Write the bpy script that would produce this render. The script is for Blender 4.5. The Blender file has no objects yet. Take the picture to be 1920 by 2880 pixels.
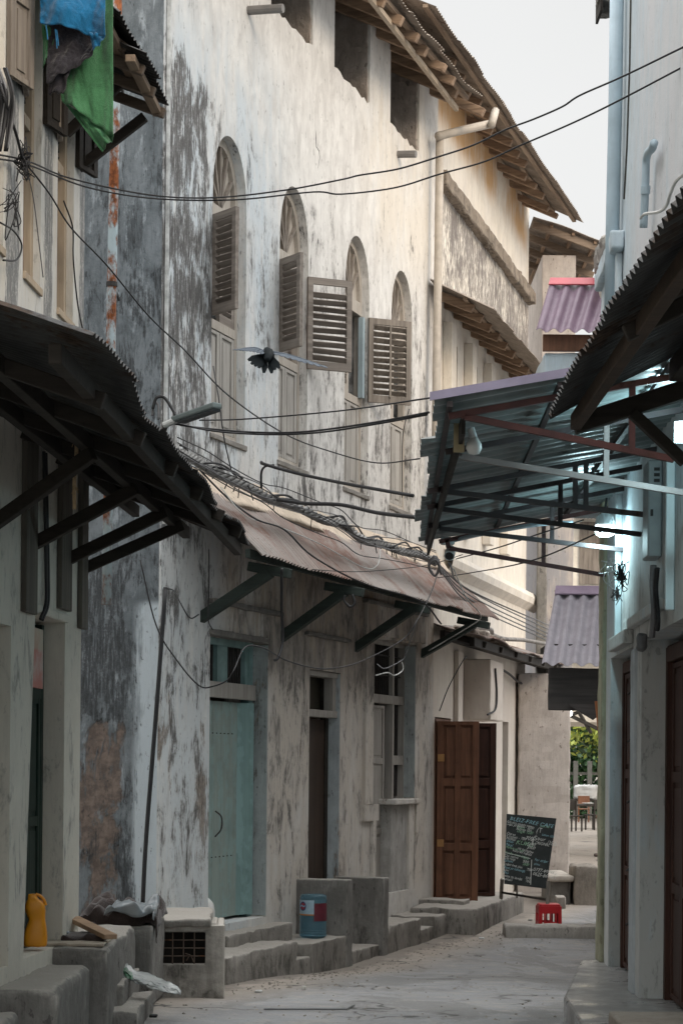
import bpy, bmesh, math, random
from mathutils import Vector, Matrix, noise as mn
from mathutils.geometry import tessellate_polygon
random.seed(7)
R = math.radians
sc = bpy.context.scene
COL = sc.collection
# ---------------------------------------------------------------- camera model (a shift lens, level body)
FPX = 5500.0; HX, HY = 960.0, 2150.0; CAMZ = 1.9; ROLL = R(0.5)
CR, SR = math.cos(ROLL), math.sin(ROLL)
def ray(u, v):
    a, b = (u-HX)/FPX, (HY-v)/FPX
    return Vector((a*CR-b*SR, 1.0, a*SR+b*CR))
def at(u, v, Y):                      # world point seen at photo pixel u,v at distance Y
    r = ray(u, v); return Vector((r.x*Y, Y, CAMZ+r.z*Y))
GPTS = ((8, 0), (15, -.03), (18, -.14), (21.3, -.29), (23.5, -.26), (26, -.2), (31, -.15), (60, 0))
def GZ(y):                            # the lane dips a little in front of the old house
    if y <= GPTS[0][0]: return 0.0
    for (a, p), (b, q) in zip(GPTS[:-1], GPTS[1:]):
        if y <= b:
            t = (y-a)/(b-a); t = t*t*(3-2*t); return p+(q-p)*t
    return 0.0
def gnd(u, v, dz=0.0):                # world point on the ground (dz above it)
    r = ray(u, v); z = -.1
    for _ in range(12):
        Y = (z+dz-CAMZ)/r.z; z = GZ(Y)
    return at(u, v, Y)
class Frame:                          # a facade: x along it, y into it, z up
    def __init__(s, o, d):
        s.o = Vector(o); s.d = Vector(d).normalized(); s.i = Vector((-s.d.y, s.d.x))
        s.m = Matrix(((s.d.x, s.i.x, 0, s.o.x), (s.d.y, s.i.y, 0, s.o.y), (0, 0, 1, 0), (0, 0, 0, 1)))
        s.inv = s.m.inverted()
    def q(s, u, v, off=0.0):          # photo pixel -> local point on the plane lying off metres in front
        r = ray(u, v); n = s.i
        t = (s.o.dot(n)-off) / (r.x*n.x + r.y*n.y)
        return s.inv @ Vector((r.x*t, t, CAMZ+r.z*t))
    def s_(s, u, v=1500, off=0.0): return s.q(u, v, off).x
    def z_(s, u, v, off=0.0): return s.q(u, v, off).z
    def w(s, x, y, z): return s.m @ Vector((x, y, z))
WORLD = Frame((0, 0), (1, 0))
# ---------------------------------------------------------------- objects
def setp(o, label=None, cat=None, group=None, kind=None):
    if label: o['label'] = label
    if cat: o['category'] = cat
    if group: o['group'] = group
    if kind: o['kind'] = kind
    return o
def thing(name, label, cat, m=None, loc=None, rz=0.0, group=None):
    o = bpy.data.objects.new(name, None); COL.objects.link(o)
    o.empty_display_size = .2
    if m is not None: o.matrix_world = m
    if loc is not None: o.matrix_world = Matrix.Translation(Vector(loc)) @ Matrix.Rotation(rz, 4, 'Z')
    return setp(o, label, cat, group)
class MB:
    def __init__(s): s.v = []; s.f = []
    def add(s, vs, fs):
        b = len(s.v); s.v += [Vector(p) for p in vs]; s.f += [tuple(b+i for i in f) for f in fs]; return s
    def box(s, x0, x1, y0, y1, z0, z1):
        vs = [(x, y, z) for z in (z0, z1) for y in (y0, y1) for x in (x0, x1)]
        return s.add(vs, [(0,2,3,1),(4,5,7,6),(0,1,5,4),(2,6,7,3),(0,4,6,2),(1,3,7,5)])
    def beam(s, p, q, w, h, up=(0,0,1)):
        p, q = Vector(p), Vector(q); d = (q-p).normalized(); up = Vector(up)
        if abs(d.dot(up)) > .98: up = Vector((1,0,0))
        a = d.cross(up).normalized(); b = a.cross(d).normalized()
        vs = [c+a*(i*w/2)+b*(j*h/2) for c in (p, q) for i, j in ((-1,-1),(1,-1),(1,1),(-1,1))]
        return s.add(vs, [(3,2,1,0),(4,5,6,7)]+[(k,(k+1)%4,(k+1)%4+4,k+4) for k in range(4)])
    def tube(s, pts, r, n=7, cap=True):
        pts = [Vector(p) for p in pts]; m = len(pts)
        rs = r if isinstance(r, (list, tuple)) else [r]*m
        prev = None; vs = []
        for i in range(m):
            d = (pts[min(i+1, m-1)]-pts[max(i-1, 0)])
            d = d.normalized() if d.length > 1e-9 else Vector((0,0,1))
            if prev is None:
                a = d.orthogonal().normalized()
            else:
                a = prev-d*prev.dot(d)
                a = a.normalized() if a.length > 1e-6 else d.orthogonal().normalized()
            prev = a; b = d.cross(a)
            vs += [pts[i]+(a*math.cos(2*math.pi*k/n)+b*math.sin(2*math.pi*k/n))*rs[i] for k in range(n)]
        fs = [(i*n+k, i*n+(k+1)%n, (i+1)*n+(k+1)%n, (i+1)*n+k) for i in range(m-1) for k in range(n)]
        if cap: fs += [tuple(range(n-1, -1, -1)), tuple((m-1)*n+k for k in range(n))]
        return s.add(vs, fs)
    def lathe(s, prof, c=(0,0,0), n=20, sx=1.0, sy=1.0):
        c = Vector(c); m = len(prof)
        vs = [c+Vector((r*math.cos(2*math.pi*k/n)*sx, r*math.sin(2*math.pi*k/n)*sy, z)) for r, z in prof for k in range(n)]
        fs = [(i*n+k, i*n+(k+1)%n, (i+1)*n+(k+1)%n, (i+1)*n+k) for i in range(m-1) for k in range(n)]
        fs += [tuple(range(n-1, -1, -1)), tuple((m-1)*n+k for k in range(n))]
        return s.add(vs, fs)
    def prism(s, out, y0, y1, holes=(), depths=None, back=True):  # outline of (x,z), extruded along y
        loops = [list(out)]+[list(h) for h in holes]
        allp = [p for l in loops for p in l]
        tri = tessellate_polygon([[Vector((x, z, 0)) for x, z in l] for l in loops])
        s.add([(x, y0, z) for x, z in allp], tri)
        if back: s.add([(x, y1, z) for x, z in allp], tri)
        for k, l in enumerate(loops):
            ye = y1 if (k == 0 or not depths) else depths[k-1]
            n = len(l)
            s.add([(x, y0, z) for x, z in l]+[(x, ye, z) for x, z in l], [(i, (i+1)%n, (i+1)%n+n, i+n) for i in range(n)])
        return s
    def extr(s, poly, vec):               # 3d polygon pushed along vec
        n = len(poly); poly = [Vector(p) for p in poly]; vec = Vector(vec)
        s.add(poly+[p+vec for p in poly], [tuple(range(n)), tuple(range(2*n-1, n-1, -1))]+[(i, (i+1)%n, (i+1)%n+n, i+n) for i in range(n)])
        return s
    def grid(s, fn, nu, nv):
        vs = [fn(i/nu, j/nv) for j in range(nv+1) for i in range(nu+1)]; w = nu+1
        return s.add(vs, [(j*w+i, j*w+i+1, (j+1)*w+i+1, (j+1)*w+i) for j in range(nv) for i in range(nu)])
    def corr(s, a, b, c, d, pitch=.076, amp=.009, nv=6, wob=.012, seed=0, th=.003, fray=.0):
        # corrugated sheet: ridges run a->d and b->c, the wave runs along a->b
        a, b, c, d = map(Vector, (a, b, c, d)); n = (b-a).cross(d-a).normalized()
        if n.z < 0: n = -n
        L = (b-a).length; nu = max(8, int(L/pitch*6))
        rnd = random.Random(seed); fr = {}
        def fn(u, v):
            p = a.lerp(b, u).lerp(d.lerp(c, u), v)
            k = int(u*L/.6)
            if k not in fr: fr[k] = (rnd.uniform(-.5, .5), rnd.uniform(-1, 1))
            p = p + n*(amp*math.sin(2*math.pi*u*L/pitch)+wob*mn.noise(p*1.3+Vector((seed, 0, 0)))*2 + .004*fr[k][1])
            p = p + (a-d).normalized()*fray*fr[k][0]*(1-v)
            return p
        s.grid(fn, nu, nv)
        if th: s.grid(lambda u, v: fn(u, v)-n*th, nu, nv)
        return s
    def rbox(s, x0, x1, y0, y1, z0, z1, seg=.08, amp=.008, rnd=.02, seed=0, skew=None):
        lo, hi = Vector((x0, y0, z0)), Vector((x1, y1, z1)); rnd = min(rnd, .45*min(hi-lo))
        ilo, ihi = lo+Vector((rnd,)*3), hi-Vector((rnd,)*3)
        for ax in range(3):
            u, w = (ax+1)%3, (ax+2)%3
            nu, nw = [max(2, min(40, int((hi[k]-lo[k])/seg))) for k in (u, w)]
            def cuts(k, n):
                c = [lo[k], lo[k]+rnd*.5, lo[k]+rnd]+[ilo[k]+(ihi[k]-ilo[k])*i/n for i in range(1, n)]+[hi[k]-rnd, hi[k]-rnd*.5, hi[k]]
                return c
            cu, cw = cuts(u, nu), cuts(w, nw)
            for side in (lo[ax], hi[ax]):
                vs = []
                for q in cw:
                    for p in cu:
                        P = Vector((0,0,0)); P[ax] = side; P[u] = p; P[w] = q
                        C = Vector([min(max(P[k], ilo[k]), ihi[k]) for k in range(3)])
                        D = P-C
                        if D.length > 1e-9: P = C+D.normalized()*rnd
                        N = mn.noise_vector(P*3.1+Vector((seed*3.7, 0, 0)))*amp*.9+mn.noise_vector(P*11+Vector((seed, 5, 0)))*amp+mn.noise_vector(P*26+Vector((seed, 2, 0)))*amp*.7
                        vs.append(P+N)
                W = len(cu)
                s.add(vs, [(j*W+i, j*W+i+1, (j+1)*W+i+1, (j+1)*W+i) for j in range(len(cw)-1) for i in range(W-1)])
        return s
    def xf(s, m):
        s.v = [m @ p for p in s.v]; return s
    def build(s, name, mat, parent=None, bevel=0.0, smooth=False, weld=True, sub=0):
        me = bpy.data.meshes.new(name)
        bm = bmesh.new()
        bv = [bm.verts.new(p) for p in s.v]
        for f in s.f:
            if len(set(f)) >= 3:
                try: bm.faces.new([bv[i] for i in f])
                except ValueError: pass
        if weld: bmesh.ops.remove_doubles(bm, verts=bm.verts, dist=1e-5)
        bmesh.ops.recalc_face_normals(bm, faces=bm.faces)
        bm.to_mesh(me); bm.free()
        if smooth:
            for p in me.polygons: p.use_smooth = True
        o = bpy.data.objects.new(name, me); COL.objects.link(o)
        if isinstance(mat, (list, tuple)):
            for k in mat: me.materials.append(k)
        else: me.materials.append(mat)
        if parent is not None: o.parent = parent
        if bevel:
            b = o.modifiers.new('bevel', 'BEVEL'); b.width = bevel; b.segments = 2; b.limit_method = 'ANGLE'; b.angle_limit = R(40)
        if sub:
            b = o.modifiers.new('sub', 'SUBSURF'); b.levels = sub; b.render_levels = sub
        return o
def spline(pts, n=8):
    pts = [Vector(p) for p in pts]
    if len(pts) < 3: return pts
    P = [pts[0]*2-pts[1]]+pts+[pts[-1]*2-pts[-2]]; out = []
    for i in range(1, len(P)-2):
        for k in range(n):
            t = k/n; a, b, c, d = P[i-1], P[i], P[i+1], P[i+2]
            out.append(.5*((2*b)+(c-a)*t+(2*a-5*b+4*c-d)*t*t+(3*b-a-3*c+d)*t**3))
    return out+[pts[-1]]
def jag(p, q, n, amp, seed=0):            # ragged broken edge between two (x,z) points
    r = random.Random(seed); out = []
    for i in range(n+1):
        t = i/n; a = 0 if i in (0, n) else amp
        out.append((p[0]+(q[0]-p[0])*t+r.uniform(-a, a)*.6, p[1]+(q[1]-p[1])*t+r.uniform(-a, a)))
    return out
# ---------------------------------------------------------------- materials
class G:
    def __init__(s, name):
        s.mat = bpy.data.materials.new(name); s.mat.use_nodes = True
        s.nt = s.mat.node_tree; s.n = s.nt.nodes; s.l = s.nt.links
        s.b = s.n['Principled BSDF']; s._co = None
    def put(s, sock, val):
        if isinstance(val, bpy.types.NodeSocket): s.l.new(val, sock)
        elif isinstance(val, (tuple, list)):
            sock.default_value = tuple(val)+((1.0,) if len(val) == 3 and len(sock.default_value) == 4 else ())
        else: sock.default_value = val
    def m(s, op, a, b=None, c=None, clamp=False):
        n = s.n.new('ShaderNodeMath'); n.operation = op; n.use_clamp = clamp
        for i, x in enumerate((a, b, c)):
            if x is not None: s.put(n.inputs[i], x)
        return n.outputs[0]
    def add(s, a, b): return s.m('ADD', a, b)
    def mul(s, a, b): return s.m('MULTIPLY', a, b)
    def sub(s, a, b): return s.m('SUBTRACT', a, b)
    def mx(s, a, b): return s.m('MAXIMUM', a, b)
    def co(s, rand=False):
        if s._co is None:
            t = s.n.new('ShaderNodeTexCoord'); s._co = t.outputs['Object']
            if rand:
                oi = s.n.new('ShaderNodeObjectInfo'); v = s.n.new('ShaderNodeVectorMath'); v.operation = 'MULTIPLY_ADD'
                s.l.new(oi.outputs['Random'], v.inputs[0]); v.inputs[1].default_value = (13, 7, 9); s.l.new(s._co, v.inputs[2])
                s._co = v.outputs[0]
        return s._co
    def xyz(s):
        n = s.n.new('ShaderNodeSeparateXYZ'); s.l.new(s.co(), n.inputs[0]); return n.outputs
    def sc(s, k, off=(0,0,0), src=None):
        n = s.n.new('ShaderNodeVectorMath'); n.operation = 'MULTIPLY_ADD'; s.l.new(src or s.co(), n.inputs[0])
        n.inputs[1].default_value = k; n.inputs[2].default_value = off; return n.outputs[0]
    def noise(s, scale, k=(1,1,1), detail=4, rough=.55, dist=0.0, off=(0,0,0)):
        n = s.n.new('ShaderNodeTexNoise'); s.l.new(s.sc(k, off), n.inputs['Vector'])
        n.inputs['Scale'].default_value = scale; n.inputs['Detail'].default_value = detail
        n.inputs['Roughness'].default_value = rough; n.inputs['Distortion'].default_value = dist
        return n.outputs[0]
    def vor(s, scale, k=(1,1,1), feature='F1', off=(0,0,0)):
        n = s.n.new('ShaderNodeTexVoronoi'); n.feature = feature; s.l.new(s.sc(k, off), n.inputs['Vector'])
        n.inputs['Scale'].default_value = scale; return n.outputs[0]
    def ss(s, x, a, b, lo=0.0, hi=1.0):
        n = s.n.new('ShaderNodeMapRange'); n.interpolation_type = 'SMOOTHSTEP'; s.put(n.inputs['Value'], x)
        for k, v in (('From Min', a), ('From Max', b), ('To Min', lo), ('To Max', hi)): s.put(n.inputs[k], v)
        return n.outputs[0]
    def mix(s, f, a, b, blend='MIX'):
        n = s.n.new('ShaderNodeMix'); n.data_type = 'RGBA'; n.blend_type = blend
        s.put(n.inputs[0], f); s.put(n.inputs[6], a); s.put(n.inputs[7], b); return n.outputs[2]
    def bump(s, h, strength=.4, dist=.01, nrm=None):
        n = s.n.new('ShaderNodeBump'); n.inputs['Strength'].default_value = strength; n.inputs['Distance'].default_value = dist
        s.l.new(h, n.inputs['Height'])
        if nrm: s.l.new(nrm, n.inputs['Normal'])
        return n.outputs[0]
    def out(s, col, rough=.85, nrm=None, metal=0.0, spec=.3, **kw):
        s.put(s.b.inputs['Base Color'], col); s.put(s.b.inputs['Roughness'], rough); s.b.inputs['Metallic'].default_value = metal
        s.b.inputs['Specular IOR Level'].default_value = spec
        if nrm: s.l.new(nrm, s.b.inputs['Normal'])
        for k, v in kw.items(): s.put(s.b.inputs[k.replace('_', ' ')], v)
        return s.mat
def box_mask(g, x0, x1, z0, z1, f=.3):     # soft rectangle in facade coordinates
    X, Y, Z = g.xyz()
    def band(c, a, b):
        m = None
        if a is not None: m = g.ss(c, a-f, a+f)
        if b is not None:
            k = g.ss(c, b-f, b+f, 1.0, 0.0); m = k if m is None else g.mul(m, k)
        return m
    bx, bz = band(X, x0, x1), band(Z, z0, z1)
    if bx is None: return bz
    if bz is None: return bx
    return g.mul(bx, bz)
def plaster(name, base, base2, stain=(.07,.065,.06), under=(.27,.22,.18), streak=-.03, zones=(), peel=-.06, peelz=(), speck=.0, bstr=.5, tints=(), dash=.0, dashz=(), frost=0.0, k=1.0, dampz=(), damp=(.20,.195,.19), wear=None):
    g = G(name)
    mid = g.noise(2.6*k, detail=7, rough=.68, dist=.3); fine = g.noise(38*k, detail=4, rough=.7); big = g.noise(.8*k, (1, 1, .6), 6, .62, .4, (6, 1, 2))
    vert = g.noise(1.0, (10*k, 10*k, 1.0*k), 7, .7, .35); vfine = g.noise(1.0, (38*k, 38*k, 4.2*k), 5, .68, .2); vdash = g.noise(1.0, (27*k, 27*k, 6.5*k), 6, .68, .25, (5, 3, 1)); blot = g.noise(1.0, (5*k, 5*k, 2.0*k), 9, .74, .5, (8, 4, 6))
    def lv(l0, zs):
        l = l0
        for (amt, mask) in zs: l = g.add(l, g.mul(box_mask(g, *mask), amt))
        return l
    col = g.mix(g.ss(mid, .38, .64), base, base2)
    col = g.mix(g.ss(blot, .44, .66, 0, .6), col, tuple(c*.76 for c in base2))
    col = g.mix(g.ss(vert, .5, .7, 0, .4), col, tuple(c*.80 for c in base2))
    col = g.mix(g.ss(vfine, .5, .64, 0, .25), col, tuple(c*.68 for c in base2))
    if dampz: col = g.mix(g.mul(g.ss(g.add(g.mul(big, .5), g.mul(blot, .5)), .40, .60), .42), col, tuple(c*1.75 for c in damp))
    for (c, amt, mask) in tints:
        col = g.mix(g.mul(g.mul(box_mask(g, *mask), amt), g.ss(g.add(g.mul(big, .6), g.mul(vert, .4)), .36, .58)), col, c)
    if frost: col = g.mix(g.mul(g.ss(g.noise(1.0, (7*k, 7*k, 2.2*k), 8, .74, .4, (2, 9, 4)), .52, .66), frost), col, tuple(min(.8, c*1.9+.03) for c in base))
    # bare render showing where the limewash has come off
    if dampz:
        dt = g.add(g.mul(blot, .55), g.add(g.mul(big, .32), g.mul(vfine, .13)))
        dc = g.mix(g.ss(blot, .42, .62), tuple(c*1.45 for c in damp), tuple(c*.72 for c in damp))
        col = g.mix(g.mul(g.ss(g.add(dt, lv(-.08, dampz)), .505, .585), .8), col, dc)
    pl = g.add(g.mul(g.noise(1.0, (2.6*k, 2.6*k, 1.0*k), 10, .72, .5, (3, 1, 7)), .85), g.mul(vfine, .15))
    pm = g.ss(g.add(pl, lv(peel, peelz)), .58, .645)
    un2 = g.noise(9*k, detail=6, rough=.7, off=(9, 0, 0))
    ucol = g.mix(g.ss(un2, .36, .62), under, tuple(c*.5 for c in under))
    col = g.mix(g.mul(pm, .9), col, ucol)
    # mildew in ragged vertical streaks
    t = g.add(g.add(g.mul(blot, .60), g.add(g.mul(big, .25), g.add(g.mul(vfine, .22), g.mul(vert, .13)))), lv(streak, zones))
    sm = g.mul(g.ss(t, .665, .745), .88)
    scol = g.mix(g.ss(fine, .38, .66), stain, tuple(min(1, c*2.4) for c in stain))
    col = g.mix(g.mul(sm, g.ss(g.add(g.mul(vfine, .6), g.mul(fine, .4)), .40, .53, .25, 1.0)), col, scol)
    # short vertical dashes of grime
    if dash or dashz:
        dm = g.ss(g.add(g.add(g.mul(vdash, .7), g.mul(big, .3)), lv(dash, dashz)), .595, .665)
        col = g.mix(g.mul(dm, .75), col, tuple(c*1.25 for c in stain))
    if speck:
        sp = g.ss(g.noise(16*k, (1, 1, .55), 4, .6, off=(1, 8, 2)), .62, .68)
        col = g.mix(g.mul(sp, speck), col, stain)
    if wear:
        ge = g.n.new('ShaderNodeNewGeometry'); sp_ = g.n.new('ShaderNodeSeparateXYZ'); g.l.new(ge.outputs['Normal'], sp_.inputs[0])
        dn = g.noise(7, detail=6, rough=.7, off=(5, 5, 5))
        col = g.mix(g.mul(g.ss(g.add(sp_.outputs[2], g.mul(dn, .5)), .95, 1.2), .75), col, wear)
        col = g.mix(g.mul(g.ss(g.add(ge.outputs['Pointiness'], g.mul(dn, .12)), .58, .64), .7), col, tuple(min(.7, c*1.35) for c in wear))
    h = g.add(g.mul(fine, .4), g.add(g.mul(mid, 1.2), g.add(g.mul(pm, -.7), g.mul(vfine, .5))))
    return g.out(col, g.ss(fine, .2, .8, .8, .95), g.bump(h, bstr, .013), spec=.2)
def wood(name, c1, c2, axis=2, rough=.75, dirt=.3, bstr=.5, paint=None, pk=.5):
    g = G(name); g.co(True)
    k = [26, 26, 26]; k[axis] = 1.3
    gr = g.noise(1.0, tuple(k), 5, .62, .4); k2 = [7, 7, 7]; k2[axis] = .7
    gb = g.noise(1.0, tuple(k2), 4, .6)
    col = g.mix(g.ss(g.add(g.mul(gr, .6), g.mul(gb, .4)), .35, .66), c1, c2)
    if paint:
        pm = g.ss(g.add(g.mul(gb, .6), g.mul(g.noise(9, detail=5), .4)), pk-.03, pk+.03)
        col = g.mix(pm, col, paint)
    d = g.ss(g.noise(2.2, detail=6, rough=.65, off=(2, 2, 2)), .45, .75)
    col = g.mix(g.mul(d, dirt), col, tuple(c*.3 for c in c1))
    return g.out(col, rough, g.bump(gr, bstr, .004), spec=.25)
def metal_sheet(name, c1, c2, rust=(.16,.07,.035), amt=.5, rough=.6, k=(1,1,1), spec=.3):
    g = G(name)
    n1 = g.noise(1.6, k, 6, .65, .3); n2 = g.noise(9, k, 5, .65, off=(3, 3, 1))
    col = g.mix(g.ss(n2, .3, .7), c1, c2)
    rm = g.ss(g.add(g.mul(n1, .65), g.mul(n2, .35)), .64-amt*.25, .74-amt*.25)
    rc = g.mix(g.ss(g.noise(22, k, 4), .35, .65), rust, tuple(c*.45 for c in rust))
    col = g.mix(rm, col, rc)
    return g.out(col, g.ss(rm, 0, 1, rough, .9), g.bump(n2, .15, .004), spec=spec)
def plain(name, col, rough=.5, var=.25, scale=6, spec=.4, metal=0.0, bstr=.1, **kw):
    g = G(name); g.co(True)
    n1 = g.noise(scale, detail=5, rough=.6)
    c = g.mix(g.ss(n1, .3, .72), col, tuple(x*(1-var) for x in col))
    return g.out(c, rough, g.bump(n1, bstr, .006), metal, spec, **kw)
def emit(name, col, strength):
    g = G(name); g.put(g.b.inputs['Base Color'], (.8,.8,.8)); g.put(g.b.inputs['Emission Color'], col); g.b.inputs['Emission Strength'].default_value = strength
    return g.mat
# ================================================================ frames of the facades
M = Frame((-1.28, 19.1), (.337, .9417))
MC = M.w(7.39, 0, 0)
N = Frame((MC.x, MC.y), (.2647, .9643))
L = Frame((-1.95, 14.6), (.0718, .9974))
B = Frame((2.1, 15.8), (-.036, -.9993))        # blue house on the right
# ================================================================ materials
P_M = plaster('limewash_old', (.68,.665,.635), (.595,.58,.555), stain=(.050,.048,.047), streak=-.02, speck=.4, bstr=.55,
    zones=((.115,(None,.0,3.9,8.5,.28)), (.05,(None,-.5,4,11,.3)), (.05,(.0,1.2,5.2,6.6,.5)), (.07,(.0,7.4,4.5,5.25,.22)), (.035,(.1,7.4,5.2,8.3,.6)), (-.09,(1.2,7.4,8.9,11,.4)), (.045,(None,7.4,2.4,3.9,.4)), (.05,(None,.1,.2,3.6,.3)), (.06,(1.9,2.8,.2,1.6,.4)), (.06,(.2,1.0,7.6,8.7,.3)), (.05,(2.1,3.3,7.4,8.3,.3))),
    peel=-.09, peelz=((.125,(None,.1,.4,3.2,.4)), (.085,(.1,7.4,.2,4.1,.4)), (.03,(None,7.4,4.6,8.3,.5))), under=(.285,.24,.20),
    tints=(((.50,.565,.61), .85, (None,1.7,3.9,9.0,.7)), ((.50,.545,.57), .8, (None,1.4,.0,3.6,.5)), ((.42,.355,.29), 1.4, (.3,7.6,2.8,4.3,.3)), ((.54,.49,.43), .9, (1.3,7.2,.2,2.9,.4)), ((.70,.62,.50), .45, (4.5,7.4,8.2,11.0,.6))),
    dash=-.03, dashz=((.085,(None,7.4,4.9,8.0,.6)), (.045,(None,7.4,.4,4.2,.4)), (.015,(None,8,8,11,.5))),
    dampz=((.13,(None,.5,4.2,8.6,.5)), (.085,(.4,7.4,4.5,7.9,.6)), (.075,(None,.1,.3,3.6,.4)), (.075,(.2,7.4,.2,3.2,.4)), (.12,(.2,7.4,2.9,4.2,.3))), damp=(.25,.235,.22))
P_S = plaster('mildewed_grey_plaster', (.205,.23,.248), (.12,.138,.15), stain=(.030,.032,.034), streak=.055, speck=.6, bstr=.9, frost=.6,
    zones=((.12,(.26,None,2.3,3.7,.2)), (.02,(None,None,4,12,.4)), (-.25,(None,.16,.0,3.4,.05))), peel=-.12, peelz=((.25,(.27,None,.0,2.3,.14)),(.03,(None,None,4,11,.5)), (.07,(None,.27,.0,3.4,.06))), under=(.235,.18,.15),
    tints=(((.50,.56,.60), 2.2, (None,.20,.1,3.35,.07)),), dash=.0)
P_N = plaster('warm_limewash', (.74,.69,.61), (.67,.615,.53), stain=(.12,.105,.095), streak=-.10, speck=.12, bstr=.35,
    zones=((.19,(None,6.9,8.1,9.70,.10)), (.05,(None,8,.0,.8,.4)), (.03,(None,8,3.2,4.6,.4)), (.045,(None,7,9.8,10.3,.2))), peel=-.16,
    peelz=((.06,(None,8,.0,2.6,.5)),), under=(.40,.30,.21),
    tints=(((.55,.34,.17), 1.3, (None,7,10.55,11.4,.25)), ((.60,.53,.47), .8, (None,9,.0,3.6,.4))), dash=-.1, dashz=((.26,(None,8,8.1,9.70,.12)), (.08,(None,9,.0,3.6,.4))), dampz=((.11,(None,8,8.1,9.72,.08)), (.05,(None,9,.1,1.0,.4))), damp=(.36,.34,.32))
P_L = plaster('cream_plaster', (.62,.585,.515), (.53,.50,.44), stain=(.085,.088,.092), streak=-.10, speck=.25, bstr=.3,
    zones=((.27,(-2.42,-2.05,4.2,11,.07)), (.27,(-1.36,-1.06,4.2,11,.07)), (.32,(-.19,.3,3.9,11,.05)), (.075,(None,None,.4,1.3,.4)), (.05,(None,None,2.9,4.1,.3))), peel=-.12, dampz=((.055,(None,None,.4,4.2,.4)), (.03,(None,None,4.2,10,.4))), damp=(.33,.32,.29),
    tints=(((.56,.53,.46), .6, (None,None,.3,4,.4)), ((.60,.62,.63), .6, (None,None,4.2,10,.3))), dash=-.06)
P_B = plaster('blue_limewash', (.52,.60,.65), (.45,.53,.58), stain=(.15,.15,.15), streak=-.055, speck=.4, bstr=.5, zones=((.03,(.9,6,3,10,.5)), (.04,(None,9,.2,1.2,.4))), peel=-.10, dampz=((.06,(None,None,.2,3.6,.5)),), damp=(.30,.30,.285), under=(.45,.40,.36),
    tints=(((.57,.575,.59), 1.2, (2.0,9,4.0,11,.5)), ((.49,.495,.48), 1.5, (None,None,.3,3.3,.4))), dash=-.09)
P_E = plaster('dull_pink_plaster', (.50,.45,.41), (.43,.385,.35), stain=(.11,.09,.075), streak=-.04, speck=.7, bstr=.5, zones=((.03,(None,None,.0,.9,.4)),), peel=-.07, under=(.36,.28,.21), tints=(((.29,.285,.295), 1.6, (None,None,3.4,7.6,.4)),), dash=-.04)
P_FAR = plaster('far_cream', (.72,.67,.58), (.62,.57,.49), streak=-.05, bstr=.2, dash=-.05)
CONC = plaster('worn_concrete', (.27,.252,.23), (.20,.187,.17), stain=(.06,.056,.05), streak=-.01, speck=.6, peel=-.07, under=(.33,.29,.24), bstr=1.0, dash=-.02, frost=.15, dampz=((.09,(None,None,None,.12,.25)),), damp=(.12,.112,.10), wear=(.37,.345,.31))
CONC_D = plaster('dark_concrete', (.215,.208,.195), (.15,.145,.135), stain=(.05,.048,.045), streak=.01, speck=.6, peel=-.08, under=(.27,.25,.22), bstr=1.0, dash=-.02, frost=.25, dampz=((.09,(None,None,None,.12,.25)),), damp=(.10,.095,.088), wear=(.32,.30,.27))
ROUGHP = plaster('rough_rubble_plaster', (.36,.31,.27), (.25,.215,.185), stain=(.10,.085,.07), streak=.0, speck=.7, bstr=1.4, peel=-.04, under=(.40,.25,.15))
W_GREY = wood('weathered_grey_wood', (.27,.235,.205), (.15,.127,.108), axis=0)
W_GREYZ = wood('weathered_grey_board', (.26,.225,.19), (.13,.11,.093), axis=2)
W_PALE = wood('pale_painted_wood', (.44,.40,.35), (.35,.31,.265), axis=2, dirt=.35)
W_CREAM = wood('cream_painted_wood', (.40,.378,.345), (.29,.272,.25), axis=2, dirt=.3)
W_BEIGE = wood('beige_frame_wood', (.46,.38,.29), (.36,.29,.215), axis=2, dirt=.25)
W_TIMB = wood('old_roof_timber', (.36,.25,.17), (.18,.12,.08), axis=1, dirt=.4)
W_TIMBX = wood('old_roof_batten', (.33,.25,.18), (.17,.12,.085), axis=0, dirt=.4)
W_BROWN = wood('brown_door_wood', (.185,.085,.048), (.10,.045,.026), axis=2, rough=.6, dirt=.6, bstr=.9)
W_DKBROWN = wood('dark_brown_door_wood', (.07,.03,.02), (.035,.016,.011), axis=2, rough=.55, dirt=.3)
W_UMBER = wood('umber_door_wood', (.06,.04,.03), (.035,.025,.019), axis=2, rough=.6)
W_DARK = wood('dark_timber', (.036,.030,.025), (.02,.017,.014), axis=1)
W_GREEN = wood('dark_green_timber', (.045,.060,.053), (.026,.034,.030), axis=1, dirt=.4)
TEAL = wood('turquoise_painted_wood', (.20,.31,.30), (.165,.26,.255), axis=2, rough=.6, dirt=.35, paint=(.225,.345,.345), pk=.5)
TEAL_D = wood('faded_green_painted_wood', (.27,.33,.305), (.22,.275,.255), axis=2, rough=.65, dirt=.3, paint=(.25,.34,.325), pk=.5)
GREEN_D = wood('dark_green_painted_wood', (.010,.028,.020), (.008,.02,.015), axis=2, rough=.5, dirt=.2)
BLUE_P = wood('pale_blue_painted_wood', (.34,.42,.45), (.28,.35,.38), axis=2, dirt=.3)
IRON = plain('dark_iron', (.035,.032,.03), .6, .4, 12)
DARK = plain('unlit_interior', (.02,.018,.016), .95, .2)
g = G('rusty_roof_sheet')
n0 = g.noise(1.0, (1.7, .12, .12), 3, .5); n1 = g.noise(1.0, (1.3, 1.6, 1.6), 7, .68, .4); n2 = g.noise(1.0, (16, .9, .9), 4, .6); n3 = g.noise(40, detail=4)
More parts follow.
